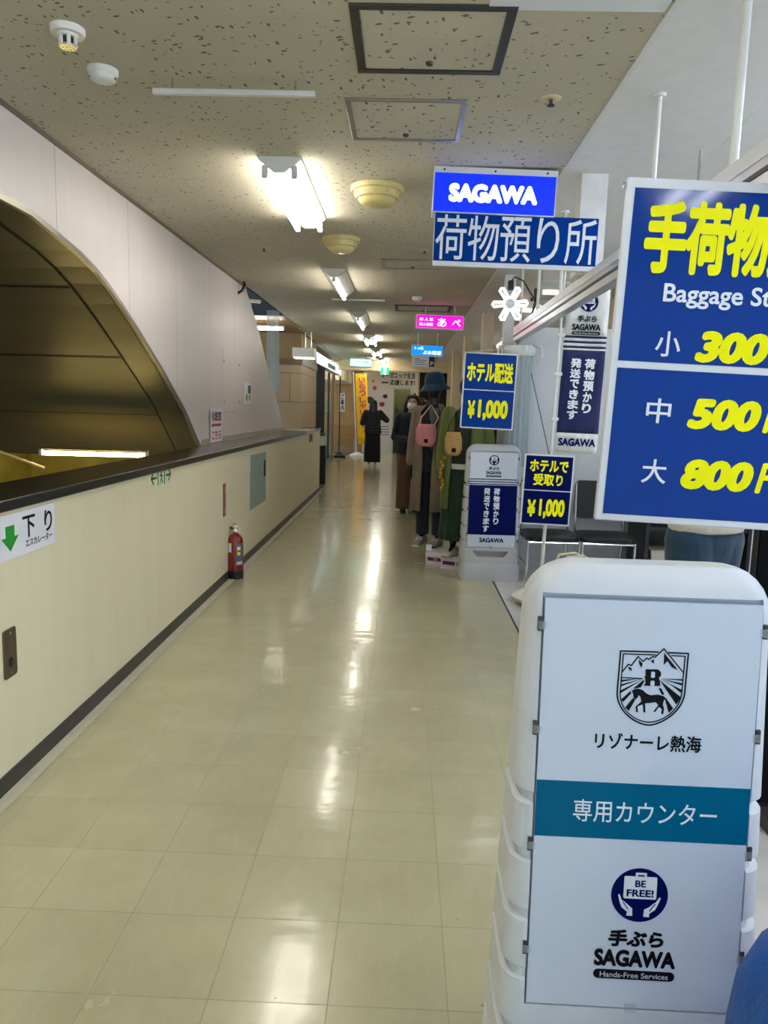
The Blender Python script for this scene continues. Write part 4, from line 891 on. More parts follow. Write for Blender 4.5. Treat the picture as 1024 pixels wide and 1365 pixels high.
MB().tube([(-0.02, 0.0, 0.45), (0.022, 0, 0.455)], 0.005, 8).build('safety_pin', mat('pin_yellow', (236, 210, 40), 0.4), t)
MB().tube([(-0.01, 0.015, 0.425), (-0.05, 0.05, 0.44), (-0.078, 0.06, 0.38), (-0.08, 0.05, 0.24), (-0.078, 0.04, 0.15)], 0.010, 10).build('hose', M_black, t, smooth=True)
MB().tube([(-0.078, 0.04, 0.16), (-0.076, 0.038, 0.09)], [0.012, 0.016], 10).build('nozzle', M_black, t, smooth=True)
def wrap(mb, a0, a1, z0, z1, r, n=10):
    vs = []; 
    for i in range(n+1):
        a = R(a0+(a1-a0)*i/n); vs += [(r*sin(a), -r*cos(a), z0), (r*sin(a), -r*cos(a), z1)]
    return mb.add(vs, [(2*i, 2*i+2, 2*i+3, 2*i+1) for i in range(n)])
wrap(MB(), 5, 62, 0.12, 0.315, 0.0686).build('label', mat('dark_label', (96, 92, 86), 0.4), t, smooth=True)
wrap(MB(), -58, -30, 0.235, 0.315, 0.0686).build('label', mat('white_sticker', (232, 232, 240)), t, smooth=True)
for i, (z, col) in enumerate(((0.27, (232, 232, 228)), (0.225, (236, 206, 40)), (0.185, (50, 90, 190)))): wrap(MB(), 12, 38, z-0.014, z+0.014, 0.0692).build('pictogram', mat('pictogram_%s' % 'abc'[i], col, 0.4), t, smooth=True)
wrap(MB(), 8, 58, 0.13, 0.155, 0.0692).build('text_block', mat('grey_white_print', (196, 200, 208)), t, smooth=True)
MB().disc(0, 0, 0.012, 0, 0.002, 14).build('pressure_gauge', M_wplas, t, loc=(0.012, -0.024, 0.415))
# ================================================================== people
def hand(mb, wr, dirv, palm, s=1.0, curl=0.5, thumb=1):
    """palm, four unequal curled fingers and a thumb leaving the side of the palm"""
    d = Vector(dirv).normalized(); n = Vector(palm).normalized(); n = (n-d*n.dot(d)).normalized(); x = d.cross(n)
    wr = Vector(wr)
    for k in (-1.2, -0.4, 0.4, 1.2): mb.limb([wr+d*0.01*s+x*k*0.009*s, wr+d*0.085*s+x*k*0.018*s], [0.014*s, 0.0115*s], 8)
    for k, L in ((-1.5, 0.062), (-0.5, 0.078), (0.5, 0.083), (1.5, 0.074)):
        p = wr+d*0.085*s+x*k*0.0185*s; q = p; dd = d; pts = [p]
        for j, f in enumerate((0.45, 0.32, 0.23)):
            dd = (dd*cos(curl*(0.5+0.2*j))+n*sin(curl*(0.5+0.2*j))).normalized(); q = q+dd*L*f*s; pts.append(q)
        mb.limb(pts, [0.0092*s, 0.0088*s, 0.008*s, 0.007*s], 8)
    p = wr+d*0.025*s+x*thumb*0.024*s
    mb.limb([p, p+(d*0.6+x*thumb*0.75+n*0.3).normalized()*0.032*s, p+(d*0.9+x*thumb*0.6+n*0.5).normalized()*0.058*s], [0.0125*s, 0.0105*s, 0.0085*s], 8)
def person_body(t, S, J, head_rot=(0, 0, 0), curl=0.5, feet=True):
    """one continuous skin: torso, neck, head with a face, limbs, hands, feet. Faces -Y."""
    mb = MB(); E_ = lambda cx, cy, z, rx, ry: ering(cx*S, cy*S, z*S, rx*S, ry*S, 20)
    b = J.get('bend', 0.0); sh = lambda z: b*max(0, z-0.9)
    mb.loft([E_(0, sh(z)+dy, z, rx, ry) for z, rx, ry, dy in ((0.78, .10, .085, 0), (0.84, .155, .105, .005), (.92, .165, .11, .008), (1.02, .135, .095, 0), (1.12, .135, .095, -.002), (1.22, .155, .1, 0), (1.29, .165, .092, .005), (1.335, .12, .075, .008), (1.36, .06, .055, .005), (1.42, .048, .05, -.005), (1.47, .045, .048, -.01))])
    V = lambda p: Vector(p)*S
    for sd in (0, 1):
        mb.limb([V(J['hip'][sd]), V(J['knee'][sd]), V(J['ankle'][sd])], [.085*S, .055*S, .038*S], 12)
        mb.limb([V(J['sho'][sd]), V(J['elb'][sd]), V(J['wri'][sd])], [.046*S, .037*S, .026*S], 12)
        a = V(J['ankle'][sd]); f = J.get('toe', (0, -1, 0)); fd = Vector(f).normalized()
        mb.limb([a+Vector((0, 0.02*S, -0.04*S)), a+fd*0.12*S+Vector((0, 0, -0.062*S))], [.03*S, .014*S], 10)
        wd = (V(J['wri'][sd])-V(J['elb'][sd])).normalized()
        hand(mb, V(J['wri'][sd]), J.get('hdir', (wd, wd))[sd], J.get('palm', ((0.9, -0.2, 0), (-0.9, -0.2, 0)))[sd], S, curl, 1 if sd else -1)
    hc = V(J['head']); Rm = Euler(head_rot).to_matrix()
    def hp(p): return hc+Rm@(Vector(p)*S)
    hm = MB(); rings = []
    for z, rx, ry, dy in ((-.112, .022, .024, -.045), (-.105, .04, .045, -.035), (-.08, .055, .065, -.018), (-.04, .066, .083, -.005), (0, .073, .094, 0), (.04, .076, .098, .004), (.075, .068, .088, .006), (.1, .046, .06, .006), (.115, .015, .02, .006)):
        rings.append([(rx*cos(a), dy+ry*sin(a), z) for a in (2*pi*i/20 for i in range(20))])
    hm.loft(rings)
    hm.limb([(0, -.092, .012), (0, -.112, -.022), (0, -.104, -.03)], [.009, .013, .011], 8)          # nose
    hm.ball((0, -.09, .028), (.05, .012, .008), 10, 6)                                           # brow
    for sx in (-1, 1): hm.ball((sx*.076, .008, -.005), (.01, .02, .031), 10, 7); hm.ball((sx*.036, -.075, -.025), (.022, .014, .018), 10, 6)
    hm.ball((0, -.092, -.056), (.024, .009, .006), 10, 6); hm.ball((0, -.091, -.066), (.02, .009, .006), 10, 6); hm.ball((0, -.078, -.098), (.024, .018, .014), 10, 6)
    hm.limb([(0, 0.01, -.08), (0, 0.015, -.15)], [.05, .05], 12)
    mb.add([hp(p) for p in hm.v], hm.f)
    o = blob(mb, 'body', M_skin, t, 0.0085*S, 5)
    for sx in (-1, 1):
        MB().ball((0, 0, 0), (.012*S, .005*S, .0065*S), 10, 6).build('eye', M_ink, t, smooth=True, loc=hp((sx*.032, -.086, .004)), rot=head_rot)
    return hc, Rm, hp
def hair_bob(t, hp, Rm, S, m, low=-.10, back=.02, fringe=True, long_to=None, wide=1.0):
    mb = MB()
    def B(c, r): k = MB().ball(c, r, 16, 10); mb.add([hp(p) for p in k.v], k.f)
    B((0, .022, .03), (.09*wide, .095, .1)); B((0, .045, -.03), (.085*wide, .07, .09))
    for sx in (-1, 1): B((sx*.072*wide, .01, low/2), (.026*wide, .05, abs(low)*0.95)); B((sx*.05, -.05, .062), (.04, .045, .04))
    if fringe: B((.02, -.07, .068), (.05, .03, .03)); B((-.025, -.072, .062), (.04, .028, .03))
    if long_to:
        k = MB(); k.loft([[(rx*cos(a), y+ry*sin(a), z) for a in (2*pi*i/18 for i in range(18))] for z, rx, ry, y in ((.03, .07, .05, .06), (-.1, .095, .06, .075), (-.2, .1, .05, .09), (long_to, .075, .03, .09))]); mb.add([hp(p) for p in k.v], k.f)
    blob(mb, 'hair', m, t, 0.009*S, 4)
def top_cloth(t, S, J, m, hem=0.82, infl=.03, name='jacket', sl=(.072, .06, .048), collar=1.38, bend=0.0, waist=None):
    mb = MB(); sh = lambda z: bend*max(0, z-0.9)
    prof = [(hem, .175, .125), (hem+.04, .182, .13), (1.0, .16, .12), (1.12, .158, .118), (1.22, .175, .122), (1.3, .182, .112), (1.345, .13, .09), (collar, .07, .068)]
    mb.loft([ering(0, sh(z)*S, z*S, (rx+infl-.02)*S, (ry+infl-.02)*S, 28, 0.012, 6) for z, rx, ry in prof])
    for sd in (0, 1): mb.limb([Vector(J['sho'][sd])*S, Vector(J['elb'][sd])*S, Vector(J['elb'][sd])*S*0.06+Vector(J['wri'][sd])*S*0.94], [sl[0]*S, sl[1]*S, sl[2]*S], 14)
    return blob(mb, name, m, t, 0.011*S, 4)
def trousers(t, S, J, m, top=1.0, r=(.115, .09, .085), cuff=.05, name='trousers'):
    mb = MB(); mb.loft([ering(0, .004*S, z*S, rx*S, ry*S, 24) for z, rx, ry in ((.76, .15, .11), (.84, .185, .13), (.92, .185, .13), (top, .16, .115))])
    for sd in (0, 1):
        a = Vector(J['ankle'][sd]); k = Vector(J['knee'][sd]); e = Vector((a.x, a.y, cuff+.07))
        mb.tube([Vector(J['hip'][sd])*S, k*S, e*S, Vector((a.x, a.y, cuff))*S], [r[0]*S, r[1]*S, r[2]*S, r[2]*1.02*S], 16); mb.ball(k*S, r[1]*S*.99); mb.ball(Vector(J['hip'][sd])*S, r[0]*S)
    return blob(mb, name, m, t, 0.011*S, 4)
def shoe_mesh(L=.25, w_=.045, hgt=.07, heel=0.0):
    mb = MB(); rings = []
    for k, (y, hw, h_, zb) in enumerate(((.09, .6, .8, 0), (.07, .9, 1.0, 0), (.02, .95, 1.0, 0), (-.03, .92, .8, 0), (-.08, 1.0, .55, 0), (-.13, 1.0, .42, 0), (-.155, .75, .34, 0), (-.168, .3, .2, .01))):
        y = y*L/.26; rings.append([(w_*hw*cx, y, zb+hgt*h_*cz) for cx, cz in ((-1, 0), (-1.02, .35), (-.8, .75), (-.4, 1), (0, 1.05), (.4, 1), (.8, .75), (1.02, .35), (1, 0), (.5, 0), (-.5, 0))])
    return mb.loft(rings)
def shoe_parts(t, pos, rz, m, sole, L=.25, hgt=.07, name='shoe'):
    o = shoe_mesh(L, .045, hgt).build(name, m, t, smooth=60, loc=pos, rot=(0, 0, rz))
    mb = MB(); mb.loft([[(px*1.03, py, z) for px, py in [(.046*a, b*L/.26) for a, b in ((.6, .092), (.95, .06), (.9, -.03), (1.02, -.1), (.8, -.15), (0, -.172), (-.8, -.15), (-1.02, -.1), (-.9, -.03), (-.95, .06), (-.6, .092))]] for z in (-0.012, 0.006)]); mb.build('sole', sole, o, bevel=0.002)
    return o
M_hairb = fabric('dark_brown_hair', (40, 27, 21), 0.6, 0.6); M_hairk = fabric('black_hair', (18, 16, 17), 0.5, 0.45)
M_navyw = fabric('navy_wool', (20, 24, 42)); M_brown = fabric('brown_trouser_cloth', (98, 72, 48)); M_shoeb = mat('black_leather', (28, 26, 25), 0.35)
# masked woman in navy
S = 1.70/1.62
p = on(548, 684, 0)
t = thing('person', 'person in navy jacket, brown trousers and white mask, hands held out beside the mannequins', 'person', (p.x-0.03, p.y+0.08, 0), R(10))
J = dict(head=(0.0, -.02, 1.50), sho=((-.17, 0, 1.30), (.17, 0, 1.30)), elb=((-.225, .02, 1.04), (.235, .0, 1.05)), wri=((-.06, -.235, 1.0), (.28, -.24, 1.08)),
         hip=((-.085, 0, .86), (.085, 0, .86)), knee=((-.09, -.01, .47), (.1, -.01, .47)), ankle=((-.085, .02, .085), (.1, .02, .085)), hdir=((.95, -.25, .1), (.8, -.45, .12)), palm=((.1, .2, .95), (-.2, .3, .9)))
hc, Rm, hp = person_body(t, S, J, (R(-14), R(4), R(-16)), 0.35)
top_cloth(t, S, J, M_navyw, hem=.80, infl=.045); trousers(t, S, J, M_brown, r=(.118, .1, .105), cuff=.055)
hair_bob(t, hp, Rm, S, M_hairb, low=-.105, wide=1.28)
k = MB().ball((0, -.05, -.055), (.066, .072, .052), 18, 12); mb = MB(); mb.add([hp(q) for q in k.v], k.f); mb.build('face_mask', mat('white_mask', (232, 226, 220), 0.7), t, smooth=True)
mb = MB()
for sx in (-1, 1):
    k = MB().tube([(sx*.06, -.07, -.03), (sx*.078, -.02, -.01), (sx*.083, .015, -.005)], .0025, 6); mb.add([hp(q) for q in k.v], k.f)
mb.build('ear_loops', mat('white_mask', (232, 226, 220)), t)
mb = MB()
for sx in (-1, 1): k = MB().tube([(sx*.032+.02*cos(a), -.098, .004+.016*sin(a)) for a in (2*pi*i/14 for i in range(15))], .0018, 6); mb.add([hp(q) for q in k.v], k.f)
mb.build('glasses', M_black, t)
for sd in (0, 1): a = Vector(J['ankle'][sd])*S; shoe_parts(t, (a.x, a.y, .012), R(-8+14*sd), M_shoeb, M_black)
# dark haired person behind her
p = at(552, 540, 11.6)
S = 1.66/1.62
t = thing('person', 'dark haired person in black seen behind the masked person in navy', 'person', (p.x+0.1, 11.6, 0), R(55))
J2 = dict(head=(0.0, -.03, 1.50), sho=((-.17, 0, 1.30), (.17, 0, 1.30)), elb=((-.21, -.03, 1.04), (.21, -.03, 1.04)), wri=((-.1, -.25, 1.03), (.1, -.25, 1.03)), hip=((-.085, 0, .86), (.085, 0, .86)), knee=((-.09, -.01, .47), (.09, -.01, .47)), ankle=((-.09, .02, .085), (.09, .02, .085)))
hc, Rm, hp = person_body(t, S, J2, (R(8), 0, 0), 0.6); M_blkw = fabric('black_wool', (20, 20, 24))
top_cloth(t, S, J2, M_blkw, hem=.78); trousers(t, S, J2, fabric('charcoal_cloth', (34, 34, 38))); hair_bob(t, hp, Rm, S, M_hairk, low=-.1)
k = MB().ball((0, -.05, -.055), (.064, .07, .05), 16, 10); mb = MB(); mb.add([hp(q) for q in k.v], k.f); mb.build('face_mask', mat('white_mask', (232, 226, 220)), t, smooth=True)
for sd in (0, 1): a = Vector(J2['ankle'][sd])*S; shoe_parts(t, (a.x, a.y, .012), 0, M_shoeb, M_black)
# far person from behind
p = on(496, 621, 0); S = 1.69/1.62
t = thing('person', 'long haired person in black seen from behind far down the corridor, elbow raised', 'person', (p.x, p.y, 0), R(178))
J3 = dict(head=(0.0, -.03, 1.50), sho=((-.17, 0, 1.30), (.17, 0, 1.30)), elb=((-.33, -.07, 1.14), (.26, -.03, 1.06)), wri=((-.12, -.25, 1.24), (.12, -.24, 1.16)), hip=((-.085, 0, .86), (.085, 0, .86)), knee=((-.09, 0, .47), (.09, 0, .47)), ankle=((-.075, .02, .085), (.075, .02, .085)))
hc, Rm, hp = person_body(t, S, J3, (R(12), 0, 0), 0.7)
top_cloth(t, S, J3, stripe_mat('black_striped_knit', (16, 16, 19), (40, 40, 45), 0.075, 0.8), hem=.80, infl=.05, name='sweater', sl=(.085, .075, .055))
mb = MB(); mb.loft([ering(0, 0, z*S, rx*S, ry*S, 40, wb, 9) for z, rx, ry, wb in ((1.0, .15, .11, 0), (.86, .185, .13, .01), (.5, .2, .14, .03), (.1, .205, .15, .05))]); mb.build('skirt', fabric('black_skirt_cloth', (17, 17, 20)), t, smooth=True)
hair_bob(t, hp, Rm, S, M_hairk, low=-.1, long_to=-.27, wide=1.05)
for sd in (0, 1): a = Vector(J3['ankle'][sd])*S; shoe_parts(t, (a.x, a.y, .012), 0, mat('white_shoe', (226, 222, 214), 0.5), M_wplas)
# person behind the counter, turned away
S = 1.66/1.62; p = at(950, 722, 3.7)
t = thing('person', 'person in jeans and pale shirt seen between the price sign and the nearest stand', 'person', (p.x-0.02, 3.75, 0), R(205))
J4 = dict(head=(0.0, -.03+.0, 1.50), sho=((-.17, 0, 1.30), (.17, 0, 1.30)), elb=((-.22, -.03, 1.04), (.22, -.03, 1.04)), wri=((-.13, -.26, 1.0), (.13, -.26, 1.0)), hip=((-.09, 0, .86), (.09, 0, .86)), knee=((-.13, -.03, .47), (.11, .02, .47)), ankle=((-.14, .04, .085), (.12, .05, .085)))
hc, Rm, hp = person_body(t, S, J4, (R(14), 0, 0), 0.6)
top_cloth(t, S, J4, fabric('cream_shirt', (222, 214, 198)), hem=.905, infl=.045, name='shirt'); trousers(t, S, J4, fabric('blue_denim', (28, 62, 88), 0.5), r=(.125, .085, .07), cuff=.06, top=1.02, name='jeans')
mb = MB(); mb.loft([ering(0, .004*S, z*S, .185*S, .135*S, 24) for z in (.965, 1.0)]); mb.build('belt', M_black, t, smooth=40)
hair_bob(t, hp, Rm, S, M_hairk, low=-.09)
for sd in (0, 1): a = Vector(J4['ankle'][sd])*S; shoe_parts(t, (a.x, a.y, .012), 0, mat('white_shoe', (226, 222, 214)), M_wplas)

# ================================================================== dressed mannequins, bags, shoes on boxes
M_man = mat('black_mannequin', (22, 22, 24), 0.3)
def open_coat(t, name, m, prof, a0, a1, n=30, wob=.04, k=7, th=.006, cx=0):
    """garment hanging open at the front: rings that leave a gap at -Y"""
    vs = []; fs = []
    for i, (z, rx, ry, w_, op) in enumerate(prof):
        for j in range(n+1):
            a = R(-90+op+(360-2*op)*j/n); wv = 1+w_*sin(k*a+z*2)
            vs.append((cx+rx*wv*cos(a), ry*wv*sin(a), z))
    for i in range(len(prof)-1):
        for j in range(n): q = i*(n+1)+j; fs.append((q, q+1, q+n+2, q+n+1))
    mb = MB(); mb.add(vs, fs); o = mb.build(name, m, t, smooth=True); s = o.modifiers.new('s', 'SOLIDIFY'); s.thickness = th; return o
def mannequin(label, x, y, rz, z0, legs=True):
    t = thing('mannequin', label, 'mannequin', (x, y, z0), rz)
    mb = MB(); mb.loft([ering(0, 0, z, rx, ry, 20) for z, rx, ry in ((.78, .10, .085), (.86, .16, .105), (.93, .165, .11), (1.05, .125, .09), (1.18, .14, .1), (1.3, .16, .09), (1.36, .1, .07), (1.39, .055, .055), (1.46, .05, .05))])
    for sx in (-1, 1):
        mb.limb([(sx*.165, 0, 1.31), (sx*.21, .02, 1.02), (sx*.2, -.06, .8)], [.045, .036, .024], 12); hand(mb, (sx*.2, -.06, .8), (0, -.2, -1), (-sx, 0, 0), 1, .3, sx)
        mb.limb([(sx*.08, 0, .85), (sx*.085, -.01, .47), (sx*.085, .01, .09)], [.08, .052, .036], 12); mb.limb([(sx*.085, .01, .06), (sx*.085, -.1, .022)], [.03, .014], 10)
    mb.ball((0, -.01, 1.56), (.075, .092, .11), 16, 10)
    blob(mb, 'body', M_man, t, .009, 4); return t
def sleeve(t, m, sx, pts=None, r=(.07, .06, .055), name='sleeve'):
    mb = MB(); mb.limb(pts or [(sx*.165, 0, 1.31), (sx*.22, .02, 1.02), (sx*.21, -.05, .82)], r, 14); return blob(mb, name, m, t, .012, 3)
M_taupe = fabric('taupe_coat_cloth', (124, 108, 86), 0.4); M_olive = fabric('moss_green_knit', (104, 116, 52), 0.6); M_gskirt = fabric('dark_green_skirt', (14, 52, 28), 0.4); M_denim = fabric('dark_denim', (22, 28, 44), 0.3)
MZ = 0.155
m1 = mannequin('mannequin in long taupe coat and dark jeans, left of the green one', 0.29, 7.45, R(-22), MZ)
open_coat(m1, 'coat', M_taupe, [(.33, .225, .18, .05, 13), (.5, .215, .175, .05, 13), (.8, .20, .155, .04, 14), (1.05, .175, .135, .03, 20), (1.22, .19, .13, .02, 28), (1.31, .19, .115, .01, 34), (1.36, .12, .09, 0, 40), (1.40, .08, .075, 0, 44)], 0, 0)
for sx in (-1, 1): sleeve(m1, M_taupe, sx)
mb = MB(); mb.loft([ering(0, 0, z, rx, ry, 24) for z, rx, ry in ((.72, .17, .12), (1.05, .145, .105), (1.22, .16, .115), (1.33, .12, .085), (1.38, .065, .062))]); mb.build('shirt', fabric('black_top', (24, 23, 26)), m1, smooth=True)
JM = dict(hip=((-.08, 0, .85), (.08, 0, .85)), knee=((-.085, -.01, .47), (.085, -.01, .47)), ankle=((-.085, .01, .09), (.085, .01, .09)))
trousers(m1, 1.0, JM, M_denim, r=(.1, .075, .068), cuff=.075, name='jeans')
mb = MB(); mb.loft([ering(0.03, -.07, z, rx, .05, 16, .06, 5) for z, rx in ((1.36, .05), (1.28, .045), (1.1, .06), (.95, .05))]); mb.build('scarf', fabric('grey_scarf', (92, 96, 92)), m1, smooth=True)
m2 = mannequin('mannequin in moss green cardigan and dark green skirt, beside the grey stand', 0.575, 6.93, R(-18), MZ)
open_coat(m2, 'cardigan', M_olive, [(.42, .215, .17, .06, 30), (.6, .21, .165, .06, 30), (.85, .2, .155, .05, 28), (1.05, .18, .135, .04, 26), (1.22, .19, .13, .03, 26), (1.31, .19, .115, .02, 30), (1.36, .12, .09, 0, 36)], 0, 0, k=9)
for sx in (-1, 1): sleeve(m2, M_olive, sx)
mb = MB(); mb.loft([ering(0, 0, z, rx, ry, 48, wb, 12) for z, rx, ry, wb in ((.13, .225, .17, .05), (.4, .205, .155, .045), (.7, .185, .135, .03), (.88, .175, .12, .01), (1.0, .145, .105, 0))]); mb.build('skirt', M_gskirt, m2, smooth=True)
mb = MB(); mb.loft([ering(0, 0, z, rx, ry, 24) for z, rx, ry in ((.84, .18, .13), (.9, .18, .13), (1.05, .145, .105), (1.22, .162, .116), (1.33, .12, .085), (1.38, .065, .062))]); mb.build('top', fabric('dark_green_top', (44, 54, 34)), m2, smooth=True)
mb = MB(); mb.loft([ering(0, 0, z, .187, .137, 24) for z in (.80, .85)]); mb.build('shirt_hem', fabric('banner_white_cloth', (226, 226, 222)), m2, smooth=True)
mb = MB()
for i in range(9): mb.ball((-.17+random.uniform(-.02, .02), -.145+random.uniform(-.015, .01), .62+i*.035), (.018, .012, .02), 8, 6)
mb.build('flower_trim', mat('ochre_flowers', (176, 134, 40), 0.7, var=0.3, vscale=60), m2, smooth=True)
# hat
hp_ = m1.matrix_basis @ Vector((0, -.01, 1.60))
t = thing('bucket_hat', 'deep blue bucket hat on the head of the left mannequin', 'hat', hp_, R(-22), rot=(R(5), R(-5), R(-22)))
M_hat = fabric('blue_hat_cloth', (6, 52, 82), 0.3)
MB().lathe([(.001, .115), (.05, .113), (.085, .095), (.098, .05), (.103, -.005), (.1, -.004), (.094, .05), (.08, .09), (.001, .107)], 32).build('crown', M_hat, t, smooth=60)
MB().lathe([(.1, .0), (.128, -.035), (.158, -.062), (.157, -.068), (.125, -.041), (.098, -.006)], 32).build('brim', M_hat, t, smooth=60)
# bags hung on the mannequins
def pouch(name, label, root, loc, rz, m, w_, h_, strap, drawn, m2):
    q = root.matrix_basis @ Vector(loc); t = thing(name, label, 'bag', q, rz)
    mb = MB(); rings = []
    for z, s, d in ((0, .55, .55), (.02, .8, .8), (h_*.3, 1, 1), (h_*.7, .97, .95), (h_*.92, .82, .7), (h_, .74, .5)): rings.append(ering(0, 0, z, w_/2*s, .055*d, 28, .03 if z > h_*.6 else 0, 9))
    mb.loft(rings); mb.build('pouch', m, t, smooth=True)
    MB().rrect(-.02+.02, .02+.02, h_*.17, h_*.34, .004, -.052, .004).build('patch', M_ink, t)
    mb = MB(); mb.lathe([(w_/2*.83, 0), (w_/2*.87, .008), (w_/2*.83, .016), (w_/2*.78, .008)], 24); mb.v = [(x, y*.36/1.0*.9, z+h_*.86) for x, y, z in mb.v]; mb.build('drawstring', m2, t, smooth=True)
    MB().tube(strap, .007, 8).build('strap', m2, t, smooth=True); return t
M_pinkb = fabric('dusty_pink_cloth', (212, 136, 140), 0.25); M_straw = mat('straw_weave', (190, 150, 92), 0.8, var=0.2, vscale=120, bump=0.5, bscale=160)
pouch('shoulder_bag', 'pink drawstring pouch bag hung in front of the left mannequin', m1, (.015, -.245, .985), R(-22), M_pinkb, .215, .215, [(-.08, 0, .2), (-.075, .05, .28), (-.0, .12, .4), (.085, .1, .28), (.08, 0, .2)], True, mat('pale_pink_cord', (222, 176, 168), 0.6))
mb = MB()
pouch('shoulder_bag', 'tan straw pouch bag with black patch hung on the green mannequin', m2, (-.06, -.23, .93), R(-18), M_straw, .165, .215, [(-.06, 0, .2), (-.055, .04, .28), (.0, .1, .4), (.065, .09, .28), (.06, 0, .2)], True, M_shoeb)
# shoes and shoe boxes
def shoe_box(label, p, rz, w_=.33, d_=.2, h_=.125):
    t = thing('shoe_box', label, 'box', (p[0], p[1], 0), rz)
    MB().box(0, w_, 0, d_, 0, h_*.72).build('tray', mat('white_card', (224, 220, 222), 0.6, var=.02), t, bevel=.002); MB().box(-.003, w_+.003, -.003, d_+.003, h_*.66, h_).build('lid', mat('white_card', (224, 220, 222)), t, bevel=.002)
    mp = mat('purple_print', (116, 22, 110), 0.5)
    mb = MB(); mb.box(.02, w_*.42, -.0042, -.002, h_*.34, h_*.62); mb.box(w_*.58, w_-.02, -.0042, -.002, h_*.34, h_*.62); mb.box(-.0042, -.002, .02, d_-.02, h_*.34, h_*.62); mb.build('purple_band', mp, t)
    mb = MB(); letters(mb, 'A', w_*.5, h_*.5, .03, .05, -.0035, bold=.02); mb.build('mark', mp, t); return t
b1 = on(575, 751, 0); b2 = on(583, 748, 0)
shoe_box('white shoe box with purple band under the grey sneakers, left of the other box', (on(566, 742, 0).x, 7.06, 0), R(-24), .2, .30)
shoe_box('white shoe box with purple bands under the cream shoes, touching the grey stand', (on(582, 745, 0).x+.02, 6.90, 0), R(-24), .34, .22)
t = thing('price_tag', 'small blank white card standing on the left shoe box', 'card', (on(568, 734, .13).x, on(568, 734, .13).y+.03, .126), R(-10)); MB().box(0, .055, 0, .004, 0, .06).build('card', M_wprint, t, rot=(R(-8), 0, 0))
def shoe(name, label, root, sx, dx, m, sole, L=.27, hgt=.085, laces=True, rz=0.0):
    q = root.matrix_basis @ Vector((sx*.085+dx, -.02, -MZ+.137)); t = thing(name, label, 'shoe', q, root.rotation_euler.z+rz)
    shoe_mesh(L, .05, hgt).build('upper', m, t, smooth=60)
    mb = MB(); mb.loft([[(px*1.1, py, z) for px, py in [(.046*a, b*L/.26) for a, b in ((.6, .095), (.95, .06), (.9, -.03), (1.02, -.1), (.8, -.15), (0, -.174), (-.8, -.15), (-1.02, -.1), (-.9, -.03), (-.95, .06), (-.6, .095))]] for z in (-.012, .008)]); mb.build('sole', sole, t, bevel=.002)
    if laces:
        mb = MB()
        for k in range(3): mb.tube([(-.03, -.045-k*.018, hgt*(.72-.1*k)), (0, -.045-k*.018, hgt*(.84-.12*k)), (.03, -.045-k*.018, hgt*(.72-.1*k))], .004, 6)
        mb.build('laces', M_wplas, t)
M_sneak = mat('grey_suede', (150, 142, 130), 0.8); M_creaml = mat('cream_leather', (224, 218, 200), 0.4)
shoe('sneaker', 'left grey lace up sneaker of the jeans mannequin, on the shoe box', m1, -1, 0, M_sneak, M_wplas); shoe('sneaker', 'right grey lace up sneaker of the jeans mannequin, nearer the green skirt', m1, 1, 0, M_sneak, M_black)
shoe('flat_shoe', 'cream shoe pointing left, farther of the two under the green skirt', m2, -1, 0, M_creaml, M_tan, .26, .07, False, R(-12)); shoe('flat_shoe', 'cream shoe beside the grey stand foot, nearer under the green skirt', m2, 1, 0, M_creaml, M_tan, .26, .07, False, R(-6))
# garment rack behind the mannequins
t = thing('garment_rack', 'black metal garment rack behind the mannequins', 'rack', (0.98, 8.6, 0), R(90))
for x in (0, 1.6):
    MB().tube([(x, 0, .03), (x, 0, 1.85)], .014, 10).build('upright', M_black, t, smooth=60); MB().tube([(x, -.22, .03), (x, .22, .03)], .016, 10).build('foot', M_black, t, smooth=60)
MB().tube([(-.03, 0, 1.84), (1.63, 0, 1.84)], .014, 10).build('hanging_bar', M_black, t, smooth=60)
cols = [('dark grey', (48, 46, 48)), ('black', (20, 20, 22)), ('navy', (24, 28, 50)), ('beige', (176, 156, 124)), ('olive', (84, 90, 54)), ('white', (216, 212, 204)), ('brown', (88, 62, 44)), ('slate blue', (70, 84, 110))]
for i, (nm, col) in enumerate(cols):
    g = thing('hanging_garment', '%s garment hung on the rack behind the mannequins' % nm, 'garment', (0.98, 8.72+i*.19, 1.0), R(random.uniform(-6, 6)), 'garments on the rack')
    mb = MB(); mb.loft([ering(0, 0, z-1.0, rx, ry, 28, .06, 7, i) for z, rx, ry in ((.75, .22, .05), (1.1, .2, .05), (1.45, .21, .05), (1.62, .2, .045), (1.7, .08, .03))]); mb.build('cloth', fabric('garment_cloth_%s' % nm.replace(' ', '_'), col), g, smooth=True)
    MB().tube([(0, 0, .7), (0, 0, .8), (.02, 0, .845), (.04, 0, .82)], .004, 6).build('hanger_hook', M_chrome, g)
# ================================================================== far end
t = thing('lightbox_sign', 'long white lit shop fascia on the left beyond the tiled column', 'sign', (-1.95, 15.9, 2.42), R(90))
MB().box(0, 6.4, 0, .18, 0, .25).build('casing', M_wframe, t, bevel=.004); MB().box(.02, 6.38, -.004, .004, .015, .235).build('face', mat('lit_white_face', (215, 240, 245), .3, emit=1.0, ergb=(205, 238, 245), var=0), t)
mb = MB(); letters(mb, 'たばこ', 1.9, .12, 1.3, .12, -.004, bold=.02); mb.build('lettering', mat('pale_teal_print', (130, 190, 190), .4), t); MB().rrect(2.6, 4.6, .04, .16, .02, -.004).build('mark', mat('dark_grey', (58, 58, 56)), t)
for x in (.3, 6.1): MB().box(x, x+.03, .08, .1, .25, .36).build('bracket', M_alu, t)
struct(MB().box(-2.3, -2.02, 15.85, 18.6, 0, 2.42), 'wall_shop_black', mat('black_shop_panel', (20, 18, 17), .75, spec=0.1))
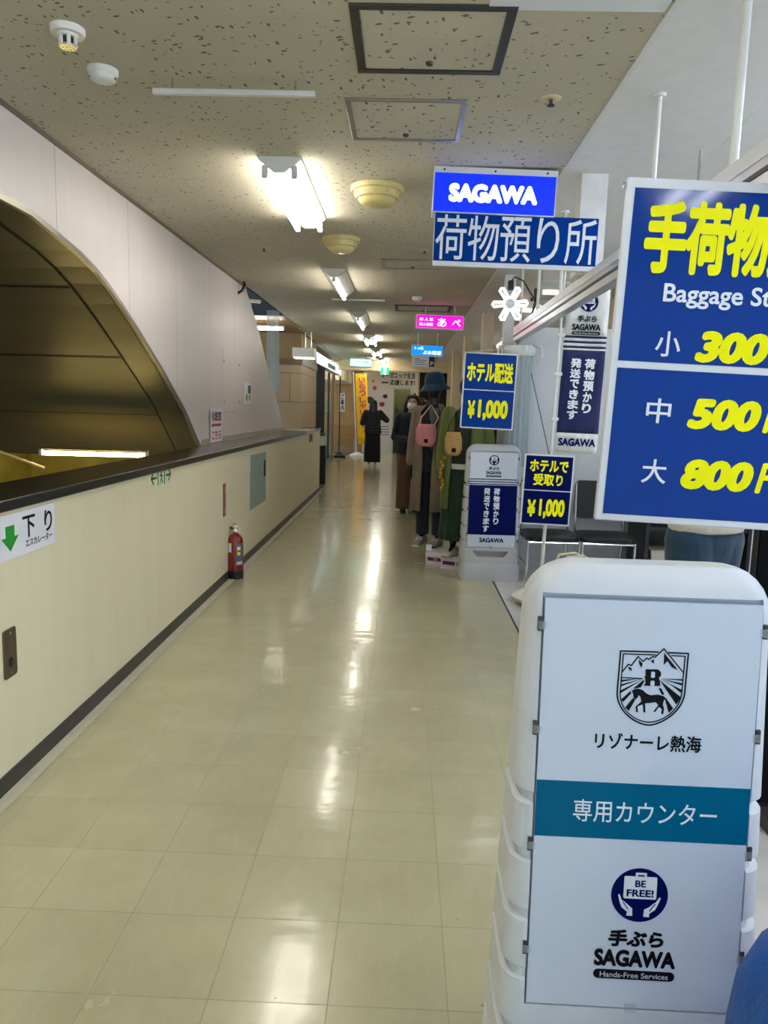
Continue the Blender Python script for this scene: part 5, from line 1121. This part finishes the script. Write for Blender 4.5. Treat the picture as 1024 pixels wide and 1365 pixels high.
t = thing('shop_window', 'glazed shop front on the left showing shelves of goods', 'shop window', (-2.06, 18.7, 0), R(90))
MB().box(0, 2.6, 0, .02, .1, 2.4).build('glass', clear_mat('shop_glass', (170, 190, 184), .32, .05), t); MB().box(0, 2.6, -.02, .04, 0, .1).build('bottom_rail', M_dark, t); MB().box(2.6, 2.72, -.03, .06, 0, 2.42).build('wooden_post', M_tan, t); MB().box(1.28, 1.33, -.02, .04, .1, 2.4).build('mullion', M_dark, t)
t = thing('display_shelf', 'shelf unit of wares behind the left shop glass', 'shelf', (-2.55, 18.75, 0), R(90)); M_shelf = mat('pale_shelf', (186, 168, 140), .5)
for z in (.1, .5, .9, 1.3, 1.7): MB().box(0, 2.5, 0, .3, z, z+.025).build('shelf_board', M_shelf, t)
MB().box(0, 2.5, .3, .32, 0, 2.2).build('back_panel', M_shelf, t)
for x in (0, 2.48): MB().box(x, x+.02, 0, .3, 0, 2.2).build('side_panel', M_shelf, t)
gc = [(190, 80, 60), (220, 210, 190), (120, 130, 90), (200, 160, 70), (90, 70, 60)]
for i in range(15):
    z = (.525, .925, 1.325)[i % 3]; x = .15+(i//3)*.48
    g = MB().lathe([(.001, 0), (.06, 0), (.07, .05), (.06, .18), (.03, .22), (.03, .26), (.001, .26)], 14).build('jar', mat('ware_%d' % (i % 5), gc[i % 5], .3), None, smooth=50, loc=(-2.65, 18.75+x, z)); tag(g, 'small ware standing on the shelves behind the left shop glass', 'jar', 'wares behind the left shop glass')
t = thing('emergency_light_box', 'pale boxy light fitting on the corner of the tiled column', 'light fitting', (-2.0, 13.05, 2.34)); MB().box(0, .38, 0, .36, 0, .16).build('housing', mat('grey_white_board', (214, 214, 214)), t, bevel=.01); MB().box(.02, .36, .02, .34, -.02, 0).build('diffuser', mat('lit_box_face', (250, 250, 245), .4, emit=0.9, ergb=(255, 246, 225), var=0), t)
for x in (.2, .3): MB().tube([(x, .2, .16), (x, .2, .44)], .012, 8).build('conduit', M_alu, t)
t = thing('plastic_sheet', 'clear plastic sheet hanging in the recess past the panelled wall', 'plastic sheet', (-1.93, 10.3, 1.65), R(20)); mb = MB(); mb.loft([[(x, .02*sin(x*40+z), z) for x in [i*.012 for i in range(16)]] for z in (0, .3, .6, .9, 1.13)], False, False); o = mb.build('sheet', M_vinyl, t, smooth=True); mb = MB()
t = thing('plastic_sheet', 'narrower bright plastic sheet hanging beside the wall edge in the recess', 'plastic sheet', (-2.05, 9.4, 2.2), R(30)); mb = MB(); mb.loft([[(x, .02*sin(x*50+z), z) for x in [i*.012 for i in range(9)]] for z in (0, .2, .4, .598)], False, False); mb.build('sheet', M_vinyl, t, smooth=True)
MB().box(-0.01, .215, -.02, .02, .56, .598).build('clamp', M_alu, t)
# stand pole with notice
t = thing('notice_stand', 'black pole stand with white notice on a heavy base, left of the yellow banner', 'stand', (-1.93, 21.9, 0)); MB().box(-.28, .2, -.2, .2, 0, .07).build('base', M_black, t, bevel=.01); MB().lathe([(.12, .07), (.06, .16), (.001, .16)], 18).build('base_cone', M_black, t); MB().tube([(0, 0, .1), (0, 0, 2.38)], .02, 10).build('pole', M_black, t)
MB().box(.01, .15, -.05, -.02, 1.35, 1.9).build('notice', mat('white_sticker', (232, 232, 240)), t); mb = MB(); vletters(mb, 'ご案内', .08, 1.87, .09, .16, -.05, bold=.03); mb.build('lettering', M_ink, t)
# bench
t = thing('bench', 'pale wooden bench with backrest against the end wall', 'bench', (-2.2, 25.7, 0)); M_bench = mat('pale_bench_wood', (178, 132, 78), .45)
MB().box(-.55, .55, -.2, .22, .42, .47).build('seat', M_bench, t, bevel=.006); MB().box(-.55, .55, .22, .27, .5, .88).build('backrest', M_bench, t, bevel=.006)
for sx in (-.48, .48):
    for sy in (-.16, .24): MB().box(sx-.025, sx+.025, sy-.02, sy+.02, 0, .42).build('leg', M_alu, t)
# yellow banner
p = at(479, 505, 23.0); q = at(490, 600, 23.0)
t = thing('banner_flag', 'yellow vertical banner with pink characters leaning before the end wall', 'banner', (p.x+.2, 23.0, 0), rot=(0, R(-3.5), R(5)))
mb = MB(); mb.loft([[(x, .02*sin(x*9+z*3), z) for x in [-.18+.036*i for i in range(11)]] for z in [.36+i*.24 for i in range(10)]], False, False); o = mb.build('cloth', fabric('yellow_banner_cloth', (250, 196, 14), .1), t, smooth=True); s = o.modifiers.new('s', 'SOLIDIFY'); s.thickness = .004
mb = MB(); vletters(mb, 'いらっしゃいませ', .03, 2.42, .2, .195, -.025, bold=.03); mb.build('lettering', mat('pink_print', (216, 60, 110), .5), t)
MB().tube([(-.23, 0, .02), (-.23, 0, 2.6)], .014, 8).build('pole', M_wplas, t); MB().tube([(-.23, 0, 2.53), (.23, 0, 2.53)], .008, 8).build('crossbar', M_wplas, t); MB().lathe([(.001, 0), (.22, 0), (.22, .06), (.06, .12), (.001, .12)], 20, (-.23, 0, 0)).build('water_base', M_wplas, t, smooth=40)
# end shop front: banner, poster wall, entrance
YS = 24.6; a = at(485, 492, YS); b = at(557, 513, YS); c = at(523, 594, YS); d = at(547, 594, YS)
t = thing('shop_front', 'organic shop front with white banner and vegetable posters at the corridor end', 'shop front', (a.x, YS, 0)); ox = a.x
zt = min(a.z, H-.03); zl = at(520, 516, YS).z
MB().box(0, b.x-ox, 0, .06, zl, zt).build('banner', mat('cream_banner', (222, 208, 186), .6, var=.02), t); pw = at(523, 560, YS).x-ox
po = MB().box(0, pw, 0, .05, 0, zl).build('poster_wall', mat('pale_poster', (214, 204, 194), .5, var=.03), t); ex = at(547, 560, YS).x-ox
MB().box(ex, b.x-ox, 0, .05, 0, zl).build('side_pillar', mat('cream_banner', (222, 208, 186)), t)
MB().box(pw, ex, .5, .54, 0, zl).build('entrance_back', mat('olive_interior', (118, 120, 66), .7, var=.2, vscale=2), t)
MB().box(pw, ex, .0, .05, zl-.06, zl).build('door_lintel', M_alu, t)
for x in (pw, ex-.04): MB().box(x, x+.04, -.01, .06, 0, zl).build('door_jamb', M_alu, t)
W2 = b.x-ox; mb = MB(); letters(mb, 'オーガニック生活', W2*.64, zl+(zt-zl)*.68, W2*.62, (zt-zl)*.34, 0, bold=.03); letters(mb, '応援します!', W2*.72, zl+(zt-zl)*.27, W2*.46, (zt-zl)*.32, 0, bold=.03); mb.box(W2*.33, W2*.46, -.001, 0, zl+(zt-zl)*.22, zl+(zt-zl)*.3); mb.build('lettering', M_ink, t)
for nm, col, x, z, rx, rz_ in (('pumpkin', (34, 52, 34), .2, .80, .15, .11), ('tomato', (170, 30, 44), .62, .74, .09, .08), ('lettuce', (110, 178, 60), .42, .60, .13, .1), ('aubergine', (84, 30, 40), .72, .86, .08, .07), ('strawberry', (206, 70, 84), .36, .98, .07, .07), ('radish', (120, 34, 44), .06, .55, .1, .1), ('carrot', (200, 140, 60), .3, 1.08, .05, .05)):
    MB().disc(pw*x+.02, min(zl*z, zt-.05), rx, 0, .002, 16, rz_).build(nm+'_picture', mat(nm+'_print', col, .5), t)
mb = MB()
for i in range(4): mb.box(pw*.45, pw*.9, -.002, 0, zl*.40-i*.09, zl*.40-i*.09+.03)
mb.build('poster_lines', mat('grey_print', (130, 120, 122)), t)
for z in (.9, .84): MB().disc((ex+W2)/2+.02, zl*z, .045, 0, .002, 12).build('round_mark', mat('dark_red_print', (98, 46, 44)), t)
t = thing('display_rack', 'dark display rack standing in the organic shop entrance', 'rack', (ox+pw+.12, YS+.2, 0)); 
for z in (.1, .45, .8, 1.15): MB().box(0, .42, 0, .28, z, z+.03).build('tray', mat('dark_green_rack', (44, 58, 48), .5), t)
for x in (0, .39): MB().box(x, x+.03, 0, .28, 0, 1.5).build('side_panel', mat('dark_green_rack', (44, 58, 48)), t)
t = thing('door_mat', 'dark grey mat on the floor before the bench', 'mat', (-1.85, 24.2, 0)); MB().box(-.7, .5, -.8, .7, 0, .012).build('mat', mat('mat_grey', (96, 88, 78), .9), t)
# potted plant by the parapet end
t = thing('potted_plant', 'green potted plant on a black stand at the far end of the parapet', 'plant', (-1.60, 14.2, 0))
MB().lathe([(.001, .0), (.09, 0), (.1, .02), (.1, .75), (.001, .75)], 18).build('stand', M_black, t, smooth=40); MB().lathe([(.001, .75), (.07, .75), (.09, .93), (.08, .93), (.07, .9), (.001, .9)], 18).build('pot', M_wplas, t, smooth=40)
M_leaf = mat('leaf_green', (62, 110, 48), .45, var=.25)
for k in range(16):
    a = k*2.4; el = .25+.5*random.random(); L = .15+.08*random.random(); d = Vector((cos(a)*cos(el), sin(a)*cos(el), sin(el))); s = Vector((-sin(a), cos(a), 0)); o = Vector((0, 0, .92)); up = Vector((0, 0, 1))
    P0 = [o+d*.03, o+d*L*.45+s*.035+up*.02, o+d*L-up*.06, o+d*L*.45-s*.035+up*.02, o+d*L*.5+up*.012]
    MB().add(P0, [(0, 1, 4), (1, 2, 4), (2, 3, 4), (3, 0, 4)]).build('leaf', M_leaf, t, smooth=True)
t = thing('floor_cable', 'black cable lying on the floor at the far end of the parapet', 'cable', (-1.55, 13.3, .012)); MB().tube([(0, 0, 0), (.06, .5, 0), (-.05, 1.2, 0), (-.2, 2.0, 0)], .012, 8).build('cable', M_black, t, smooth=True)
# lamps inside the far left shop and end shop
batten('ceiling_light', 'lamp inside the organic shop entrance at the corridor end', -0.35, 24.75, L=.9, z=H-.05)
batten('ceiling_light', 'lamp over the bench area on the far left', -2.3, 21.5, z=H-.02)
batten('ceiling_light', 'lamp before the organic shop banner, past the end beam', -0.8, 22.0)
